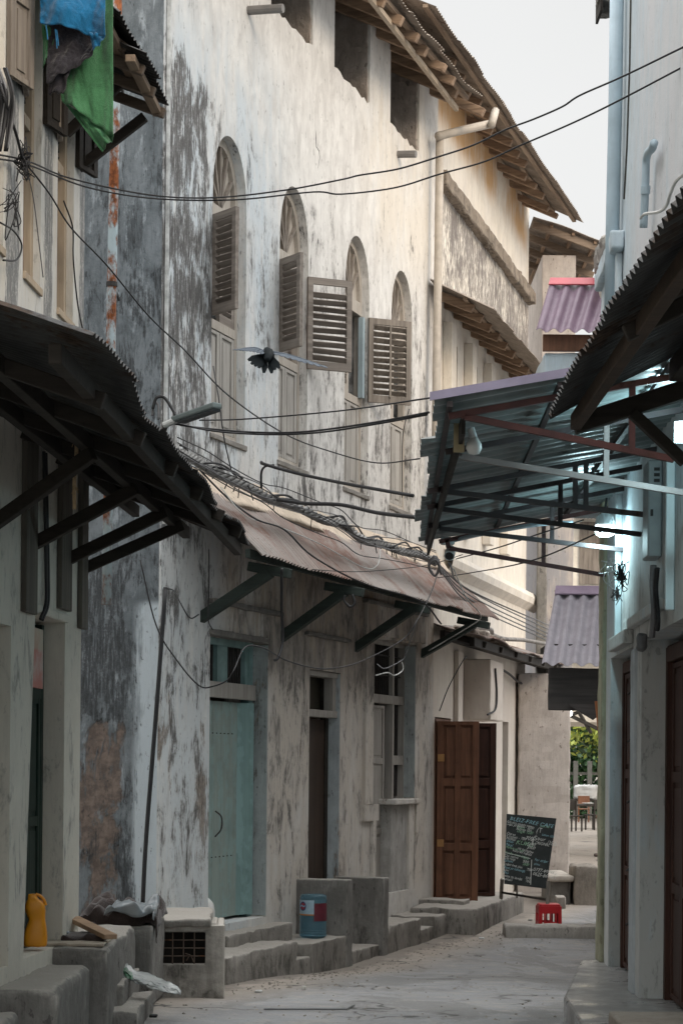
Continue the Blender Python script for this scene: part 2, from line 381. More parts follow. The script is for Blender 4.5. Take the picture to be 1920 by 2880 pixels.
c = g.mix(g.ss(n0, .40, .60), (.30,.27,.25), (.22,.175,.155)); c = g.mix(g.ss(n1, .48, .62, 0, .75), c, (.185,.095,.07)); c = g.mix(g.ss(n2, .5, .7, 0, .4), c, (.33,.25,.22)); c = g.mix(g.ss(n3, .55, .7, 0, .35), c, (.12,.075,.06))
RUSTY = g.out(c, .75, g.bump(n3, .25, .004), spec=.25)
SHEET_G = metal_sheet('weathered_grey_sheet', (.30,.255,.215), (.21,.175,.145), rust=(.15,.085,.05), amt=.3, rough=.7)
SHEET_D = metal_sheet('dark_sheet', (.05,.05,.049), (.03,.03,.031), rust=(.055,.037,.026), amt=.5, rough=.7)  # even near-black colour, darkened to match awning undersides in deep shade
SHEET_P = metal_sheet('purple_painted_sheet', (.25,.232,.255), (.20,.182,.205), rust=(.30,.27,.29), amt=.0, rough=.5)
SHEET_PR = metal_sheet('maroon_painted_sheet', (.16,.105,.145), (.125,.08,.115), rust=(.3,.26,.28), amt=.0, rough=.5)
SHEET_T = metal_sheet('green_grey_sheet', (.155,.185,.183), (.11,.132,.132), rust=(.08,.065,.05), amt=.3, rough=.38, spec=.5)
RED_R = plain('red_ridge_paint', (.46,.07,.09), .5, .2)
LILAC = plain('lilac_flashing_paint', (.30,.265,.36), .45, .2)
STEEL_R = metal_sheet('red_oxide_steel', (.10,.04,.035), (.06,.027,.026), rust=(.09,.04,.022), amt=.3, rough=.6)
STEEL_K = metal_sheet('dark_steel', (.045,.035,.035), (.028,.024,.026), rust=(.07,.035,.022), amt=.3, rough=.6)
STEEL_W = plain('pale_painted_steel', (.21,.175,.165), .5, .3, 5)
PIPE_R = metal_sheet('rusting_blue_pipe_paint', (.38,.46,.49), (.32,.40,.43), rust=(.26,.085,.03), amt=.78, rough=.6, k=(1.5,1.5,.9))
PIPE_G = metal_sheet('aged_grey_pipe_paint', (.47,.42,.36), (.38,.34,.29), rust=(.26,.15,.09), amt=.3, rough=.6)
PIPE_B = plain('pale_blue_pipe_paint', (.42,.53,.60), .5, .2, 4)
CABLE = plain('black_cable', (.018,.018,.02), .55, .3)
CABLE_G = plain('grey_cable', (.16,.16,.165), .6, .3)
CABLE_T = plain('aluminium_twisted_cable', (.30,.295,.285), .5, .4, 9, metal=.0)
WHITE_C = plain('white_wire', (.5,.5,.48), .5, .2)
# ================================================================ the tall old house (plain facade M, blind gable on its left)
house = thing('old_house', 'tall limewashed house streaked black, with four arched shuttered windows above a rusty street awning', 'house', M.m)
ZT = 10.95
wins = []
for (ur, v) in ((692, 800), (866, 900), (1037, 1000), (1158, 1050)):
    x1 = M.s_(ur, v); wins.append((x1-.86, x1))
ZSILL, ZSPR, ZAP = 5.13, 7.42, 8.13
def arch(x0, x1, z0, zs, za, n=16):
    a = (x1-x0)/2; c = (x0+x1)/2
    return [(x0, z0), (x1, z0)]+[(c+a*math.cos(math.pi*k/n), zs+(za-zs)*math.sin(math.pi*k/n)**.85) for k in range(n+1)]
holes = [arch(a, b, ZSILL, ZSPR, ZAP) for a, b in wins]
def rect(x0, x1, z0, z1): return [(x0, z0), (x1, z0), (x1, z1), (x0, z1)]
dT = (M.s_(588, 2200), M.s_(752, 2200), .30, M.z_(650, 1792))
d2 = (M.s_(868, 2200), M.s_(955, 2200), .30, M.z_(900, 1885))
d3 = (M.s_(1043, 2000), M.s_(1168, 2000), .30, M.z_(1100, 1800))
for d in (dT, d2, d3): holes.append(rect(*d))
op = []
for k, (u0, u1, v) in enumerate(((762, 880, 60), (940, 1040, 190), (1097, 1178, 350))):
    op.append((M.s_(u0, v), M.s_(u1, v)))
LX = -1.17
outl = [(LX, -.5), (7.39, -.5), (7.39, ZT)]
for (a, b) in reversed(op):
    outl += [(b, ZT), (b, 9.84)]+jag((b, 9.80), (a, 9.84), 12, .028, int(a*10))[1:]+[(a, ZT)]
outl += [(LX, ZT)]
wall = MB().prism(outl, 0, .5, holes).build('wall', P_M, house)
MB().box(LX, 7.3, 4.0, 4.2, 0, 12.6).box(7.1, 7.3, .5, 4.0, 0, 12.5).box(LX, 7.3, .5, 4.0, 4.0, 4.1).box(LX, 7.3, .5, 4, 8.9, 9.0).build('inner_wall', ROUGHP, house)
# gable facing the camera, left of the corner
gb = MB().prism([(-.0, -.5), (4.5, -.5), (4.5, 13.2), (.0, ZT)], 0, .4)
gm = Matrix.Translation((LX, .02, 0)) @ Matrix.Rotation(math.pi/2+R(8), 4, 'Z')
gside = gb.xf(Matrix(((1,0,0,0),(0,-1,0,0),(0,0,1,0),(0,0,0,1)))).build('gable_wall', P_S, house); gside.matrix_local = gm
MB().tube([(LX+.02, -.02, 4.1), (LX+.03, -.018, 7.3), (LX+.02, -.02, 10.9)], .022, 6).build('corner_bead', plain('pale_mortar', (.55,.56,.55), .9, .5, 9), house)
# ragged inner faces of the upper openings
for k, (a, b) in enumerate(op):
    MB().rbox(b-.02, b+.03, .03, .52, 9.75, ZT, .06, .012, .01, k).build('broken_jamb', ROUGHP, house)
# raised plaster trims around the doors
t3 = M
def band(u0, v0, u1, v1, y=.02):
    p, q = M.q(u0, v0), M.q(u1, v1); return (p.x, q.x, -y, .01, min(p.z, q.z), max(p.z, q.z))
tr = MB()
z0 = d3[3]
tr.box(d3[0]-.30, d3[0]-.02, -.045, .01, 1.42, z0+.38).box(d3[0]-.02, d3[1]+.28, -.045, .01, z0+.03, z0+.38)
tr.box(d3[0]-.30, d3[0]+.22, -.04, .01, 1.22, 1.42).box(d3[0]+.02, d3[0]+.12, -.04, .01, .3, 1.22)
tr.build('door_surround', P_M, house, .006)
MB().rbox(d3[0]-.34, d3[1]+.34, -.075, .02, z0+.38, z0+.43, .08, .006, .012, 3).build('door_cornice', CONC_D, house)
MB().rbox(d2[0]-.16, d2[1]+.20, -.06, .02, d2[3]+.36, d2[3]+.41, .08, .008, .012, 4).build('door_cornice', CONC_D, house)
MB().rbox(dT[0]-.05, dT[1]+.30, -.06, .02, dT[3]+.30, dT[3]+.35, .08, .008, .012, 5).build('door_cornice', CONC_D, house)
MB().rbox(dT[0]-.02, dT[1]-.05, -.03, .10, dT[3]-.01, dT[3]+.05, .08, .006, .012, 6).build('door_lintel', CONC_D, house)
# ---- windows
def louvre(w, h, n=11, rod=False, gap=False):
    mb = MB(); st, rl = .06, .09
    mb.box(0, st, -.02, .02, 0, h).box(w-st, w, -.02, .02, 0, h)
    mb.box(st, w-st, -.019, .019, 0, rl).box(st, w-st, -.019, .019, h-rl*.8, h)
    r = random.Random(int(w*1000+n)); pz = (h-rl*1.8)/n
    for i in range(n-(1 if gap else 0)):
        zc = rl+pz*(i+.5); t = r.uniform(-.005, .005)
        mb.beam((st, 0, zc+t), (w-st, 0, zc-t), pz*.86, .010, up=(0, .62+r.uniform(-.12, .12), .66))
    if rod: mb.box(w/2-.012, w/2+.012, -.035, -.022, .07, h-.07)
    return mb
def leafmat(x, y, z, dx, dy):
    d = Vector((dx, dy)).normalized()
    return Matrix(((d.x, -d.y, 0, x), (d.y, d.x, 0, y), (0, 0, 1, z), (0, 0, 0, 1)))
def panel_leaf(w, h, rows=((.08, 1),), st=.06, t=.035):
    mb = MB(); mb.box(0, w, 0, t*.5, 0, h)
    mb.box(0, st, -t*.5, -.0005, 0, h).box(w-st, w, -t*.5, -.0005, 0, h)
    n = len(rows)
    edges = [0]+[h*r for r in rows]+[h]
    for e in edges:
        a = max(0, e-st*.6); b = min(h, e+st*.6)
        mb.box(st, w-st, -t*.5+.001, -.0005, a, b)
    for a, b in zip(edges[:-1], edges[1:]):
        mb.box(st+.035, w-st-.035, -t*.28, -.0005, a+st*.6+.035, b-st*.6-.035)
    return mb
ZT0, ZT1 = 7.30, 7.40      # transom
wl = ['first', 'second', 'third', 'fourth']
for k, (a, b) in enumerate(wins):
    fr = MB(); y0, y1 = .095, .17; c = (a+b)/2
    fr.box(a-.01, a+.06, y0, y1, ZSILL, ZSPR).box(b-.06, b+.01, y0, y1, ZSILL, ZSPR)
    fr.box(a+.06, b-.06, y0-.02, y1, ZT0-.03, ZT1+.02).box(a+.06, b-.06, y0, y1, 6.20, 6.29).box(a+.06, b-.06, y0, y1, ZSILL, ZSILL+.07)
    o1, i1 = arch(a-.01, b+.01, ZSPR, ZSPR, ZAP+.01), arch(a+.07, b-.07, ZSPR, ZSPR, ZAP-.09)
    fr.prism(o1[2:], y0-.001, y1, [], None)if False else None
    for p, q, r_, s_ in zip(o1[2:-1], o1[3:], i1[3:], i1[2:-1]):
        fr.extr([(p[0], y0, p[1]), (q[0], y0, q[1]), (r_[0], y0, r_[1]), (s_[0], y0, s_[1])], (0, y1-y0, 0))
    w = fr.build('window', W_PALE, house)
    fl = MB().prism(arch(a+.03, b-.03, ZT1, ZSPR+.02, ZAP-.03), y0+.045, y0+.06)
    fl.build('fanlight_board', W_PALE, w)
    br = MB()
    for ang in (35, 62, 90, 118, 145):
        e = Vector((c+.37*math.cos(R(ang)), y0+.02, ZT1+.02+.62*math.sin(R(ang))))
        br.beam((c, y0+.02, ZT1+.02), e, .035, .03, up=(0, 1, 0))
    br.build('fanlight_bar', W_GREYZ, w)
    hw = (b-a)/2-.065
    # lower panelled leaves, shut
    for x in (a+.063, c+.003):
        lf = panel_leaf(hw-.005, 6.19-ZSILL-.075, (.5,) if False else ()).build('lower_leaf', W_CREAM, w, .004); lf.matrix_local = leafmat(x, y0+.02, ZSILL+.073, 1, 0)
    H = ZT0-.04-6.30
    lw = hw+.02
    if k in (0, 1):
        s = louvre(lw, H+.02, 12).build('louvred_shutter', W_GREY, w); s.matrix_local = leafmat(a+.03, .0, 6.27, -.5 if k == 0 else -.57, -.85)
    if k in (2, 3):
        s = louvre(hw, H, 12).build('louvred_shutter', W_PALE, w); s.matrix_local = leafmat(a+.063, y0+.03, 6.295, 1, 0)
    if k == 0:
        s = louvre(hw, H, 12).build('louvred_shutter', W_GREY, w); s.matrix_local = leafmat(c+.003, y0+.03, 6.295, 1, 0)
    if k == 1:
        s = louvre(.52, H+.05, 11, gap=True).build('louvred_shutter', W_GREY, w); s.matrix_local = leafmat(b-.02, .0, 6.25, .66, -.75)
    if k == 2:
        s = louvre(.55, H+.05, 11, rod=True).build('louvred_shutter', W_GREYZ, w); s.matrix_local = leafmat(b-.02, .0, 6.25, .66, -.75)
        MB().box(b-.12, b-.05, y0-.06, y0, 6.29, ZT0-.05).build('folded_leaf', BLUE_P, w)
    MB().rbox(a-.03, b+.03, -.02, .16, ZSILL-.06, ZSILL-.005, .1, .004, .01, k).build('sill', CONC, w)
    if k == 1:
        MB().box(a+.063, b-.065, y0+.25, y0+.27, 6.2, 7.4).build('curtain', plain('faded_red_curtain', (.22,.10,.06), .9), w)
# ---- turquoise door
a, b, z0_, z1_ = dT; y = .20
zt0, zt1 = M.z_(650, 1962), M.z_(650, 1925)
fr = MB().box(a-.01, a+.10, y-.03, y+.06, z0_, z1_).box(b-.12, b+.01, y-.03, y+.06, z0_, z1_)
fr.box(a+.10, b-.12, y-.03, y+.06, z1_-.07, z1_)
dr = fr.build('door', TEAL, house, .004)
MB().box(a-.01, b-.02, y-.07, y-.032, zt0, zt1+.03).build('transom_beam', W_CREAM, dr, .006)
lw = (b-a-.22)
l1 = MB().box(0, 1.09, 0, .04, 0, zt0-.06-z0_)
for i in range(5): l1.box(1.09*i/5+.003, 1.09*(i+1)/5-.003, -.012, -.0005, .0, zt0-.06-z0_)
o = l1.build('door_leaf', TEAL_D, dr, .003); o.matrix_local = leafmat(a+.10, y+.01, z0_+.03, 1, 0)
l2 = MB().box(0, .30, 0, .04, 0, zt0-.06-z0_)
o = l2.build('door_leaf', TEAL, dr, .003); o.matrix_local = leafmat(b-.10, y-.05, z0_+.03, -.86, .30)
h = MB().tube(spline([(a+.60, y-.01, 1.42), (a+.64, y-.06, 1.36), (a+.64, y-.06, 1.24), (a+.60, y-.01, 1.16)], 5), .008, 6); h.build('door_handle', IRON, dr)
gr = MB()
for i in range(7): gr.tube([(a+.90+i*.062, y+.02, zt1+.03), (a+.90+i*.062, y+.02, z1_-.07)], .011, 6)
gr.build('transom_bars', IRON, dr); gr = MB()
for i in range(2): gr.tube([(a+.48+i*.07, y+.02, zt1+.03), (a+.48+i*.07, y+.02, z1_-.07)], .011, 6)
gr.build('side_bars', IRON, dr)
MB().box(a+.60, a+.86, y-.02, y+.04, zt1+.03, z1_-.07).build('transom_board', TEAL, dr, .004)
MB().box(b-.20, b-.12, y-.02, y+.04, zt1+.03, z1_-.07).build('transom_board', TEAL, dr, .004)
JAMB = plaster('stained_bluish_jamb', (.40,.44,.44), (.33,.36,.36), stain=(.08,.08,.075), streak=.02, speck=.6, dash=.0, bstr=.8, peel=.0, under=(.30,.26,.21))
MB().box(b-.014, b-.002, .004, y-.03, z0_+.01, z1_-.02).build('door_jamb', JAMB, house)
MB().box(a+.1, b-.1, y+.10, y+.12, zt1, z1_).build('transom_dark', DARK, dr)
nl = MB()
for zz in (.95, 2.2):
    for i in range(6): nl.box(a+.52+i*.10, a+.529+i*.10, y-.014, y+.0, zz, zz+.010)
nl.build('door_nail', IRON, dr)
# ---- narrow dark door
a, b, z0_, z1_ = d2; y = .16
zw0, zw1 = M.z_(890, 2015), M.z_(890, 1885)
fr = MB().box(a-.01, a+.10, y-.04, y+.05, z0_, zw0).box(b-.1, b+.01, y-.02, y+.05, z0_, z1_)
d = fr.build('door', W_DARK, house, .004)
MB().box(a+.10, b-.10, y, y+.04, z0_, zw0-.02).build('door_leaf', W_UMBER, d)
MB().box(b-.014, b-.002, .004, y-.02, z0_+.01, z1_-.02).build('door_jamb', plaster('flaking_blue_jamb', (.47,.52,.54), (.39,.43,.45), stain=(.10,.09,.08), streak=-.01, speck=.5, bstr=.9, peel=.02, under=(.33,.25,.18)), house)
wf = MB().box(a-.005, a+.09, .03, y, zw0, zw1).box(a+.09, b-.01, .03, y, zw0, zw0+.08).box(a+.09, b-.01, .03, y, zw1-.06, zw1).box(b-.12, b-.01, .05, y, zw0+.08, zw1-.06)
wf.build('transom_frame', W_CREAM, d, .004)
MB().box(a, b, y+.06, y+.08, zw0, zw1).build('transom_dark', plain('dusty_pane', (.06,.055,.04), .4), d)
# ---- wide cream door with barred lights
a, b, z0_, z1_ = d3; y = .20
zx0, zx1 = M.z_(1080, 1975), M.z_(1080, 1950)
fr = MB().box(a+.38, a+.46, y-.05, y+.05, z0_, z1_).box(a+.46, b-.01, y-.05, y+.05, zx0, zx1).box(a+1.29, a+1.36, y-.05, y+.05, z0_+.6, zx0).box(a+1.29, a+1.35, y-.05, y+.05, zx1, z1_)
fr.box(a+1.36, b, y-.05, y+.05, 1.90, 2.02).box(b-.05, b+.01, y-.05, y+.05, z0_, z1_).box(a+.46, b-.05, y-.05, y+.05, z1_-.05, z1_).box(a, a+.38, y-.02, y+.05, z0_, z1_)
d = fr.build('door', W_CREAM, house, .004)
lf = panel_leaf(.54, zx0-z0_-.05, (.32,.70)).build('door_leaf', W_CREAM, d, .004); lf.matrix_local = leafmat(a+.47, y-.02, z0_+.02, 1, 0)
lf = MB().box(0, .60, 0, .04, 0, zx0-z0_-.05).build('door_leaf', W_UMBER, d, .004); lf.matrix_local = leafmat(a+1.02, y+.05, z0_+.02, .75, .66)
PED = plaster('mottled_pedestal', (.44,.43,.41), (.34,.33,.31), stain=(.08,.08,.075), streak=.02, speck=.6, bstr=.9, peel=.0, under=(.30,.26,.21), dash=.0)
MB().rbox(b-.86, b-.22, .03, .3, z0_-.1, 1.40, .1, .008, .02, 9).build('pedestal', PED, d)
MB().rbox(b-.95, b+.06, -.05, .24, 1.40, 1.47, .1, .006, .015, 10).build('pedestal_ledge', P_M, d)
MB().box(b-.22, b+.0, .0, .3, z0_-.1, 1.40).box(b+.0, b+.10, -.03, .0, 1.02, 1.40).build('white_jamb', P_M, d, .01)
MB().box(b-.014, b-.002, .004, y-.05, 1.48, z1_-.02).build('door_jamb', JAMB, house)
gr = MB()
for i in range(16): gr.tube([(a+.50+i*.074, y+.0, zx1), (a+.50+i*.074, y+.0, z1_-.05)], .012, 5)
for i in range(4): gr.tube([(a+1.40+i*.075, y, 1.5), (a+1.40+i*.075, y, zx0)], .011, 5)
for zz in (zx1+.25, zx1+.5): gr.tube([(a+.46, y, zz), (b-.05, y, zz)], .009, 5)
gr.build('iron_bar', IRON, d)
# ---- sloping mortar fillet and street awning
ZF0, ZF1 = 4.74, 4.42
fil = MB()
def ff(u, v):
    s = LX+.05+u*(7.36-LX); p = Vector((s, -.005-.25*v, ZF0+(ZF1-ZF0)*v+.03*math.sin(s*1.1))); return p+Vector((0, -1, .6))*mn.noise(p*2.3)*.035
fil.grid(ff, 70, 6)
fil.grid(lambda u, v: ff(u, 1)+Vector((0, .25*v, -.1*v)), 70, 1)
fil.build('mortar_fillet', plaster('sandy_mortar', (.62,.52,.42), (.50,.42,.33), stain=(.10,.08,.06), streak=-.03, speck=.7, bstr=.9, zones=((.06,(None,None,4.62,4.9,.08)),)), house, smooth=True)
aw = MB(); AO, AZ = .82, 3.84
aw.corr((7.75, -AO, AZ), (-.75, -AO, AZ), (-.75, -.20, 4.47), (7.35, -.20, 4.47), .085, .014, 8, .02, 3, fray=.05)
awn = aw.build('awning', RUSTY, house, smooth=True)
MB().box(-.7, 7.6, -AO+.13, -AO+.18, AZ-.02, AZ+.06).build('fascia', W_GREEN, awn)
MB().box(-.6, 7.5, -.42, -.35, 4.12, 4.20).build('purlin', W_GREEN, awn)
for (ub, vb, ut, vt) in ((570, 1740, 750, 1600), (795, 1795, 975, 1655), (1002, 1825, 1165, 1690), (1187, 1842, 1330, 1735)):
    p = M.q(ub, vb); x = p.x
    st = MB().beam((x, .03, p.z), (x, -AO+.12, AZ-.11), .10, .11, up=(1, 0, 0)).beam((x+.004, -AO+.34, AZ-.05), (x+.004, -AO-.08, AZ-.13), .09, .10, up=(1, 0, 0))
    st.build('strut', W_GREEN, awn, .008)
# ---- roof
sl = .5; E0 = .75; ZE = 10.55
rz = lambda y: ZE+sl*(y+E0)
rf = MB().corr((6.9, -E0, rz(-E0)), (-2.2, -E0, rz(-E0)), (-2.2, 4.6, rz(4.6)), (6.9, 4.6, rz(4.6)), .076, .010, 10, .03, 9, fray=.10)
roof = rf.build('roof', SHEET_G, house, smooth=True)
rr = random.Random(4); s = -1.0
while s < 7.0:
    ye = -E0+rr.uniform(.02, .3)
    h_ = rr.uniform(.09, .13)
    MB().beam((s, 3.8, rz(3.8)-.10-h_/2), (s+rr.uniform(-.1, .1), ye, rz(ye)-.10-h_/2), rr.uniform(.07, .10), h_).build('rafter', W_TIMB, roof, .008)
    s += rr.uniform(.42, .58)
for yy in (-.62, -.1, .5, 1.2): MB().beam((-2, yy, rz(yy)-.06), (6.85, yy+rr.uniform(-.08, .08), rz(yy)-.06), .05, .06).build('batten', W_TIMBX, roof)
MB().beam((2.5, -.56, rz(-.56)-.22), (6.9, -.40, rz(-.4)-.28), .05, .06).build('batten', W_BEIGE, roof)
# spouts poking out of the wall
for (u, v, u2, v2, l) in ((698, 28, 790, 40, .38), (1118, 432, 1162, 442, .24)):
    p = M.q(u, v)
    MB().tube([(p.x, .1, p.z), (p.x, -l, p.z-.03)], .045, 10).build('spout', plain('grey_pipe_spout', (.20,.19,.18), .6), house)
# hairline crack in the plaster, as in the photo
ck = MB(); pts = [M.q(u, v, .0) for u, v in ((889, 362), (888, 390), (889, 412), (897, 425), (899, 445), (894, 470), (893, 490))]
ck.tube([p+Vector((0, .004, 0)) for p in pts], [.004, .009, .008, .009, .007, .006, .003], 5); ck.build('crack', IRON, house)
# ================================================================ cream house on the near left
lh = thing('cream_house', 'cream plastered house at the left edge with deep door recesses under a dark corrugated awning', 'house', L.m)
lw_w = [(-2.95, -2.46), (-1.94, -1.44), (-.93, -.39)]
lholes = [[(-1.76, .6), (-.56, .6), (-.56, 2.90), (-1.50, 2.90)], rect(-3.5, -2.17, .6, 2.76)]+[rect(a, b, 5.08, 7.25) for a, b in lw_w]
MB().prism([(-24, -.1), (.0, -.1), (.0, 10), (-6.5, 10), (-6.5, 4.6), (-24, 4.6)], 0, .42, lholes).build('wall', P_L, lh)
MB().box(-.42, -.002, .42, 4, -.1, 10).box(-24, -.42, 1.4, 1.6, -.1, 4.6).box(-6.5, -.42, 1.4, 1.6, 4.6, 10).build('end_wall', P_L, lh)
# green door with a paper panel in its transom
d = MB().box(-1.80, -1.40, .15, .22, .6, 2.88).box(-.64, -.565, .15, .22, .6, 2.88).box(-1.40, -.64, .15, .22, 2.35, 2.42).build('door', GREEN_D, lh, .004)
dl = panel_leaf(.37, 1.74, (.5,)).build('door_leaf', GREEN_D, d, .003); dl.matrix_local = leafmat(-1.395, .17, .61, 1, 0)
dl = panel_leaf(.37, 1.74, (.5,)).build('door_leaf', GREEN_D, d, .003); dl.matrix_local = leafmat(-1.015, .17, .61, 1, 0)
g = G('faded_paper_panel'); X, Y_, Z_ = g.xyz()
c = g.mix(g.ss(X, -1.05, -1.03), (.30,.33,.37), (.50,.20,.17)); c = g.mix(g.ss(g.noise(4, detail=5), .35, .7), c, (.52,.48,.44)); c = g.mix(g.mul(g.ss(Z_, 2.68, 2.70), .55), c, (.42,.40,.30))
MB().box(-1.395, -.66, .135, .15, 2.42, 2.84).build('transom_panel', g.out(c, .6), d)
MB().box(-3.48, -2.19, .16, .2, .6, 2.74).build('shutter_panel', plain('olive_board', (.16,.155,.115), .8), lh)
# windows of the upper floor
for k, (a, b) in enumerate(lw_w):
    f = MB().box(a, a+.07, .05, .16, 5.08, 7.25).box(b-.07, b, .05, .16, 5.08, 7.25).box(a+.07, b-.07, .06, .15, 6.12, 6.2).box(a, b, -.02, .17, 5.03, 5.08)
    w = f.build('window', W_BEIGE, lh, .004)
    MB().box(a+.07, b-.07, .12, .14, 5.08, 6.12).build('lower_board', plain('grey_blue_board', (.10,.105,.115), .7), w)
    lt = MB(); wd = b-a-.14
    for i in range(-6, 10):
        z0 = 6.2+i*.11
        for sg in (1, -1):
            p = Vector((a+.07, .10, z0)) if sg > 0 else Vector((b-.07, .10, z0)); q = Vector((b-.07, .10, z0+wd)) if sg > 0 else Vector((a+.07, .10, z0+wd))
            for P in (p, q): P.z = min(7.2, max(6.2, P.z))
            if (q-p).length > .15: lt.beam(p, q, .012, .012)
    lt.build('lattice', W_DARK, w)
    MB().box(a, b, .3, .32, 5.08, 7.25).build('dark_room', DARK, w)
    MB().box(a+.072, a+.10, .02, .10, 5.10, 6.12).build('hinge_rail', metal_sheet('rusting_rail', (.2,.15,.1), (.15,.1,.07), amt=.8), w)
    for (x, dx, dy, mt) in ((a-.02, -.985, -.17, W_GREYZ), (b+.02, .96, -.28, W_DARK if k else W_GREYZ)):
        s = panel_leaf(.29, 1.05, (.5,)).build('shutter', mt, w, .003); s.matrix_local = leafmat(x, -.02, 6.17+.03*k, dx, dy)
# wall boards under the awning, conduit
for (u0, u1, v0, v1, m_) in ((60, 92, 1280, 1725, W_GREYZ), (161, 190, 1380, 1716, W_DARK), (219, 238, 1400, 1770, W_GREYZ)):
    a, b = L.s_(u0, 1500), L.s_(u1, 1500); z = L.z_((u0+u1)/2, v1)
    MB().box(a, min(b, .06), -.04, -.001, z, 4.05).build('wall_batten', wood('old_dusty_batten', (.13,.12,.10), (.075,.066,.056), axis=2), lh, .006)
for dx in (0, .06):
    a = L.s_(114, 1500)+dx
    MB().tube(spline([(a, -.02, 4.0), (a+.02, -.03, 3.5), (a+.08, -.025, 3.2), (a+.06, -.03, 2.98), (a-.06, -.02, 2.86)], 6), .012, 6).build('wall_cable', CABLE, lh)
MB().rbox(-1.6, -.5, -.02, .14, 2.90, 2.96, .1, .006, .015, 2).build('door_lintel', P_L, lh)
# awning
E_n, E_f = Vector((-6.2, -1.31, 3.74)), Vector((1.0, -1.13, 3.63))
W_n, W_f = Vector((-6.2, -.02, 4.16)), Vector((1.0, -.02, 4.10))
aw = MB().corr(E_f, E_n, W_n, W_f, .076, .010, 8, .03, 5, fray=.07).build('awning', SHEET_D, lh, smooth=True)
for (o, dz) in ((1.12, .05), (.68, .075), (.25, .06)):
    k = o/1.3
    MB().beam((-6, -o, 4.13+(3.74-4.16)*k-dz-.035), (.95, -o*.94, 4.08+(3.63-4.10)*k-dz-.035), .06, .09).build('purlin', W_DARK, aw, .006)
for s in (-5.2, -4.1, -3.0, -1.95, -.9, .1):
    MB().beam((s, -.01, 4.03), (s, -1.18, 3.62), .05, .08).build('rafter', W_DARK, aw, .006)
for (ub, vb, ut, vt) in ((-40, 1490, 190, 1390), (95, 1530, 350, 1420), (188, 1575, 450, 1460), (238, 1598, 510, 1490)):
    p = L.q(ub, vb); q = L.q(ut, vt, .68)
    MB().beam((p.x, -.0, p.z), (q.x*.4+p.x*.6, -.72, 3.70), .055, .085).build('strut', W_DARK, aw, .006)
# canopies over the upper window, beside the hanging cloths
for k, (u0, v0, u1, v1, o, dz) in enumerate(((352, 60, 412, 208, .57, .42), (442, 205, 482, 308, .68, .26))):
    p, q = L.q(u0, v0, o), L.q(u1, v1, o); z = (p.z+q.z)/2
    c = MB().corr((q.x+.05, -o, z), (p.x-.5, -o, z), (p.x-.5, 0, z+dz), (q.x+.05, 0, z+dz), .076, .009, 5, .02, 20+k, fray=.1).build('window_canopy', SHEET_D, lh, smooth=True)
    for t in (0, .5, 1):
        s = p.x-.3+(q.x+.25-p.x)*t
        MB().beam((s, 0, z+dz-.09), (s, -o+.04, z-.07), .05, .07).build('rafter', wood('canopy_timber', (.17,.13,.10), (.09,.07,.055), axis=1), c, .006)
    MB().beam((p.x-.5, -o+.1, z-.05), (q.x, -o+.1, z-.05), .07, .05).build('purlin', W_TIMBX, c, .006)
    MB().beam((q.x-.02, 0, z-.45), (q.x-.02, -o*.72, z-.08), .05, .07).build('strut', W_DARK, c, .006)
# rusting downpipe between the houses
dp = thing('downpipe', 'pale blue rusting downpipe running up the dark gable behind the cream house', 'pipe', loc=at(312, 1000, 17.2))
b0 = at(312, 1000, 17.2)
pts = [at(u, v, 17.2)-b0 for u, v in ((331, -60), (327, 200), (321, 500), (315, 800), (307, 1300), (300, 1700))]
mb = MB().tube(pts, .043, 12); mb.build('pipe', PIPE_R, dp, smooth=True)
for i in (1, 3): MB().tube([pts[i]+Vector((0, 0, -.02)), pts[i]+Vector((0, 0, .02))], .05, 12).beam(pts[i], pts[i]+Vector((0, .55, 0)), .02, .03).build('clamp', IRON, dp)
# leaning black pipe at the corner
mb = MB().tube(spline([at(466, 1652, 17.62), at(440, 2000, 17.55), at(412, 2350, 17.5), at(401, 2560, 17.45)], 6), [.02]*19, 8)
setp(mb.build('black_pipe', CABLE, smooth=True), 'thin black pipe leaning up the peeling house corner', 'pipe')
# cloths hung out over the street
def cloth(name, quad, Y, mat, label, nu=44, nv=50, folds=.03, seed=0, parent=None, ph=0):
    q = [Vector(p) for p in quad]
    def fn(u, v):
        a = q[0].lerp(q[1], u); b = q[3].lerp(q[2], u); p = a.lerp(b, v)
        uu, vv = p.x, p.y
        w_ = at(uu, vv, Y)
        f = folds*1.4*math.sin(u*9+ph+v*1.5)*(.4+.6*v)+.04*mn.noise(Vector((u*3, v*3, seed)))+.014*mn.noise(Vector((u*9+v*4, v*5, seed)))+.008*mn.noise(Vector((u*17-v*9, v*14, seed)))
        return w_+Vector((0, f, .006*math.sin(u*23+seed)*v))
    mb = MB().grid(fn, nu, nv)
    o = mb.build(name, mat, smooth=True)
    md = o.modifiers.new('thick', 'SOLIDIFY'); md.thickness = .004
    return setp(o, label, 'cloth') if label else o
def fabric(name, c, c2):
    g = G(name); n = g.noise(3, detail=4); f = g.noise(180, detail=2)
    cr = g.noise(1.0, (7, 7, 7), 7, .66, 1.4); n = g.add(g.mul(n, .5), g.mul(cr, .5))
    return g.out(g.mix(g.ss(f, .35, .65, 0, .35), g.mix(g.ss(n, .4, .6), c, tuple(x*.72 for x in c2)), tuple(min(1, x*1.5+.01) for x in c)), .9, g.bump(g.add(g.mul(f, .3), g.mul(cr, 1.3)), .8, .012), spec=.1, Sheen_Weight=.3)
F_BLUE, F_GREEN, F_DARK = fabric('blue_cloth_weave', (.008,.115,.25), (.006,.095,.21)), fabric('green_cloth_weave', (.05,.16,.072), (.042,.14,.063)), fabric('black_cloth_weave', (.028,.026,.032), (.02,.019,.024))
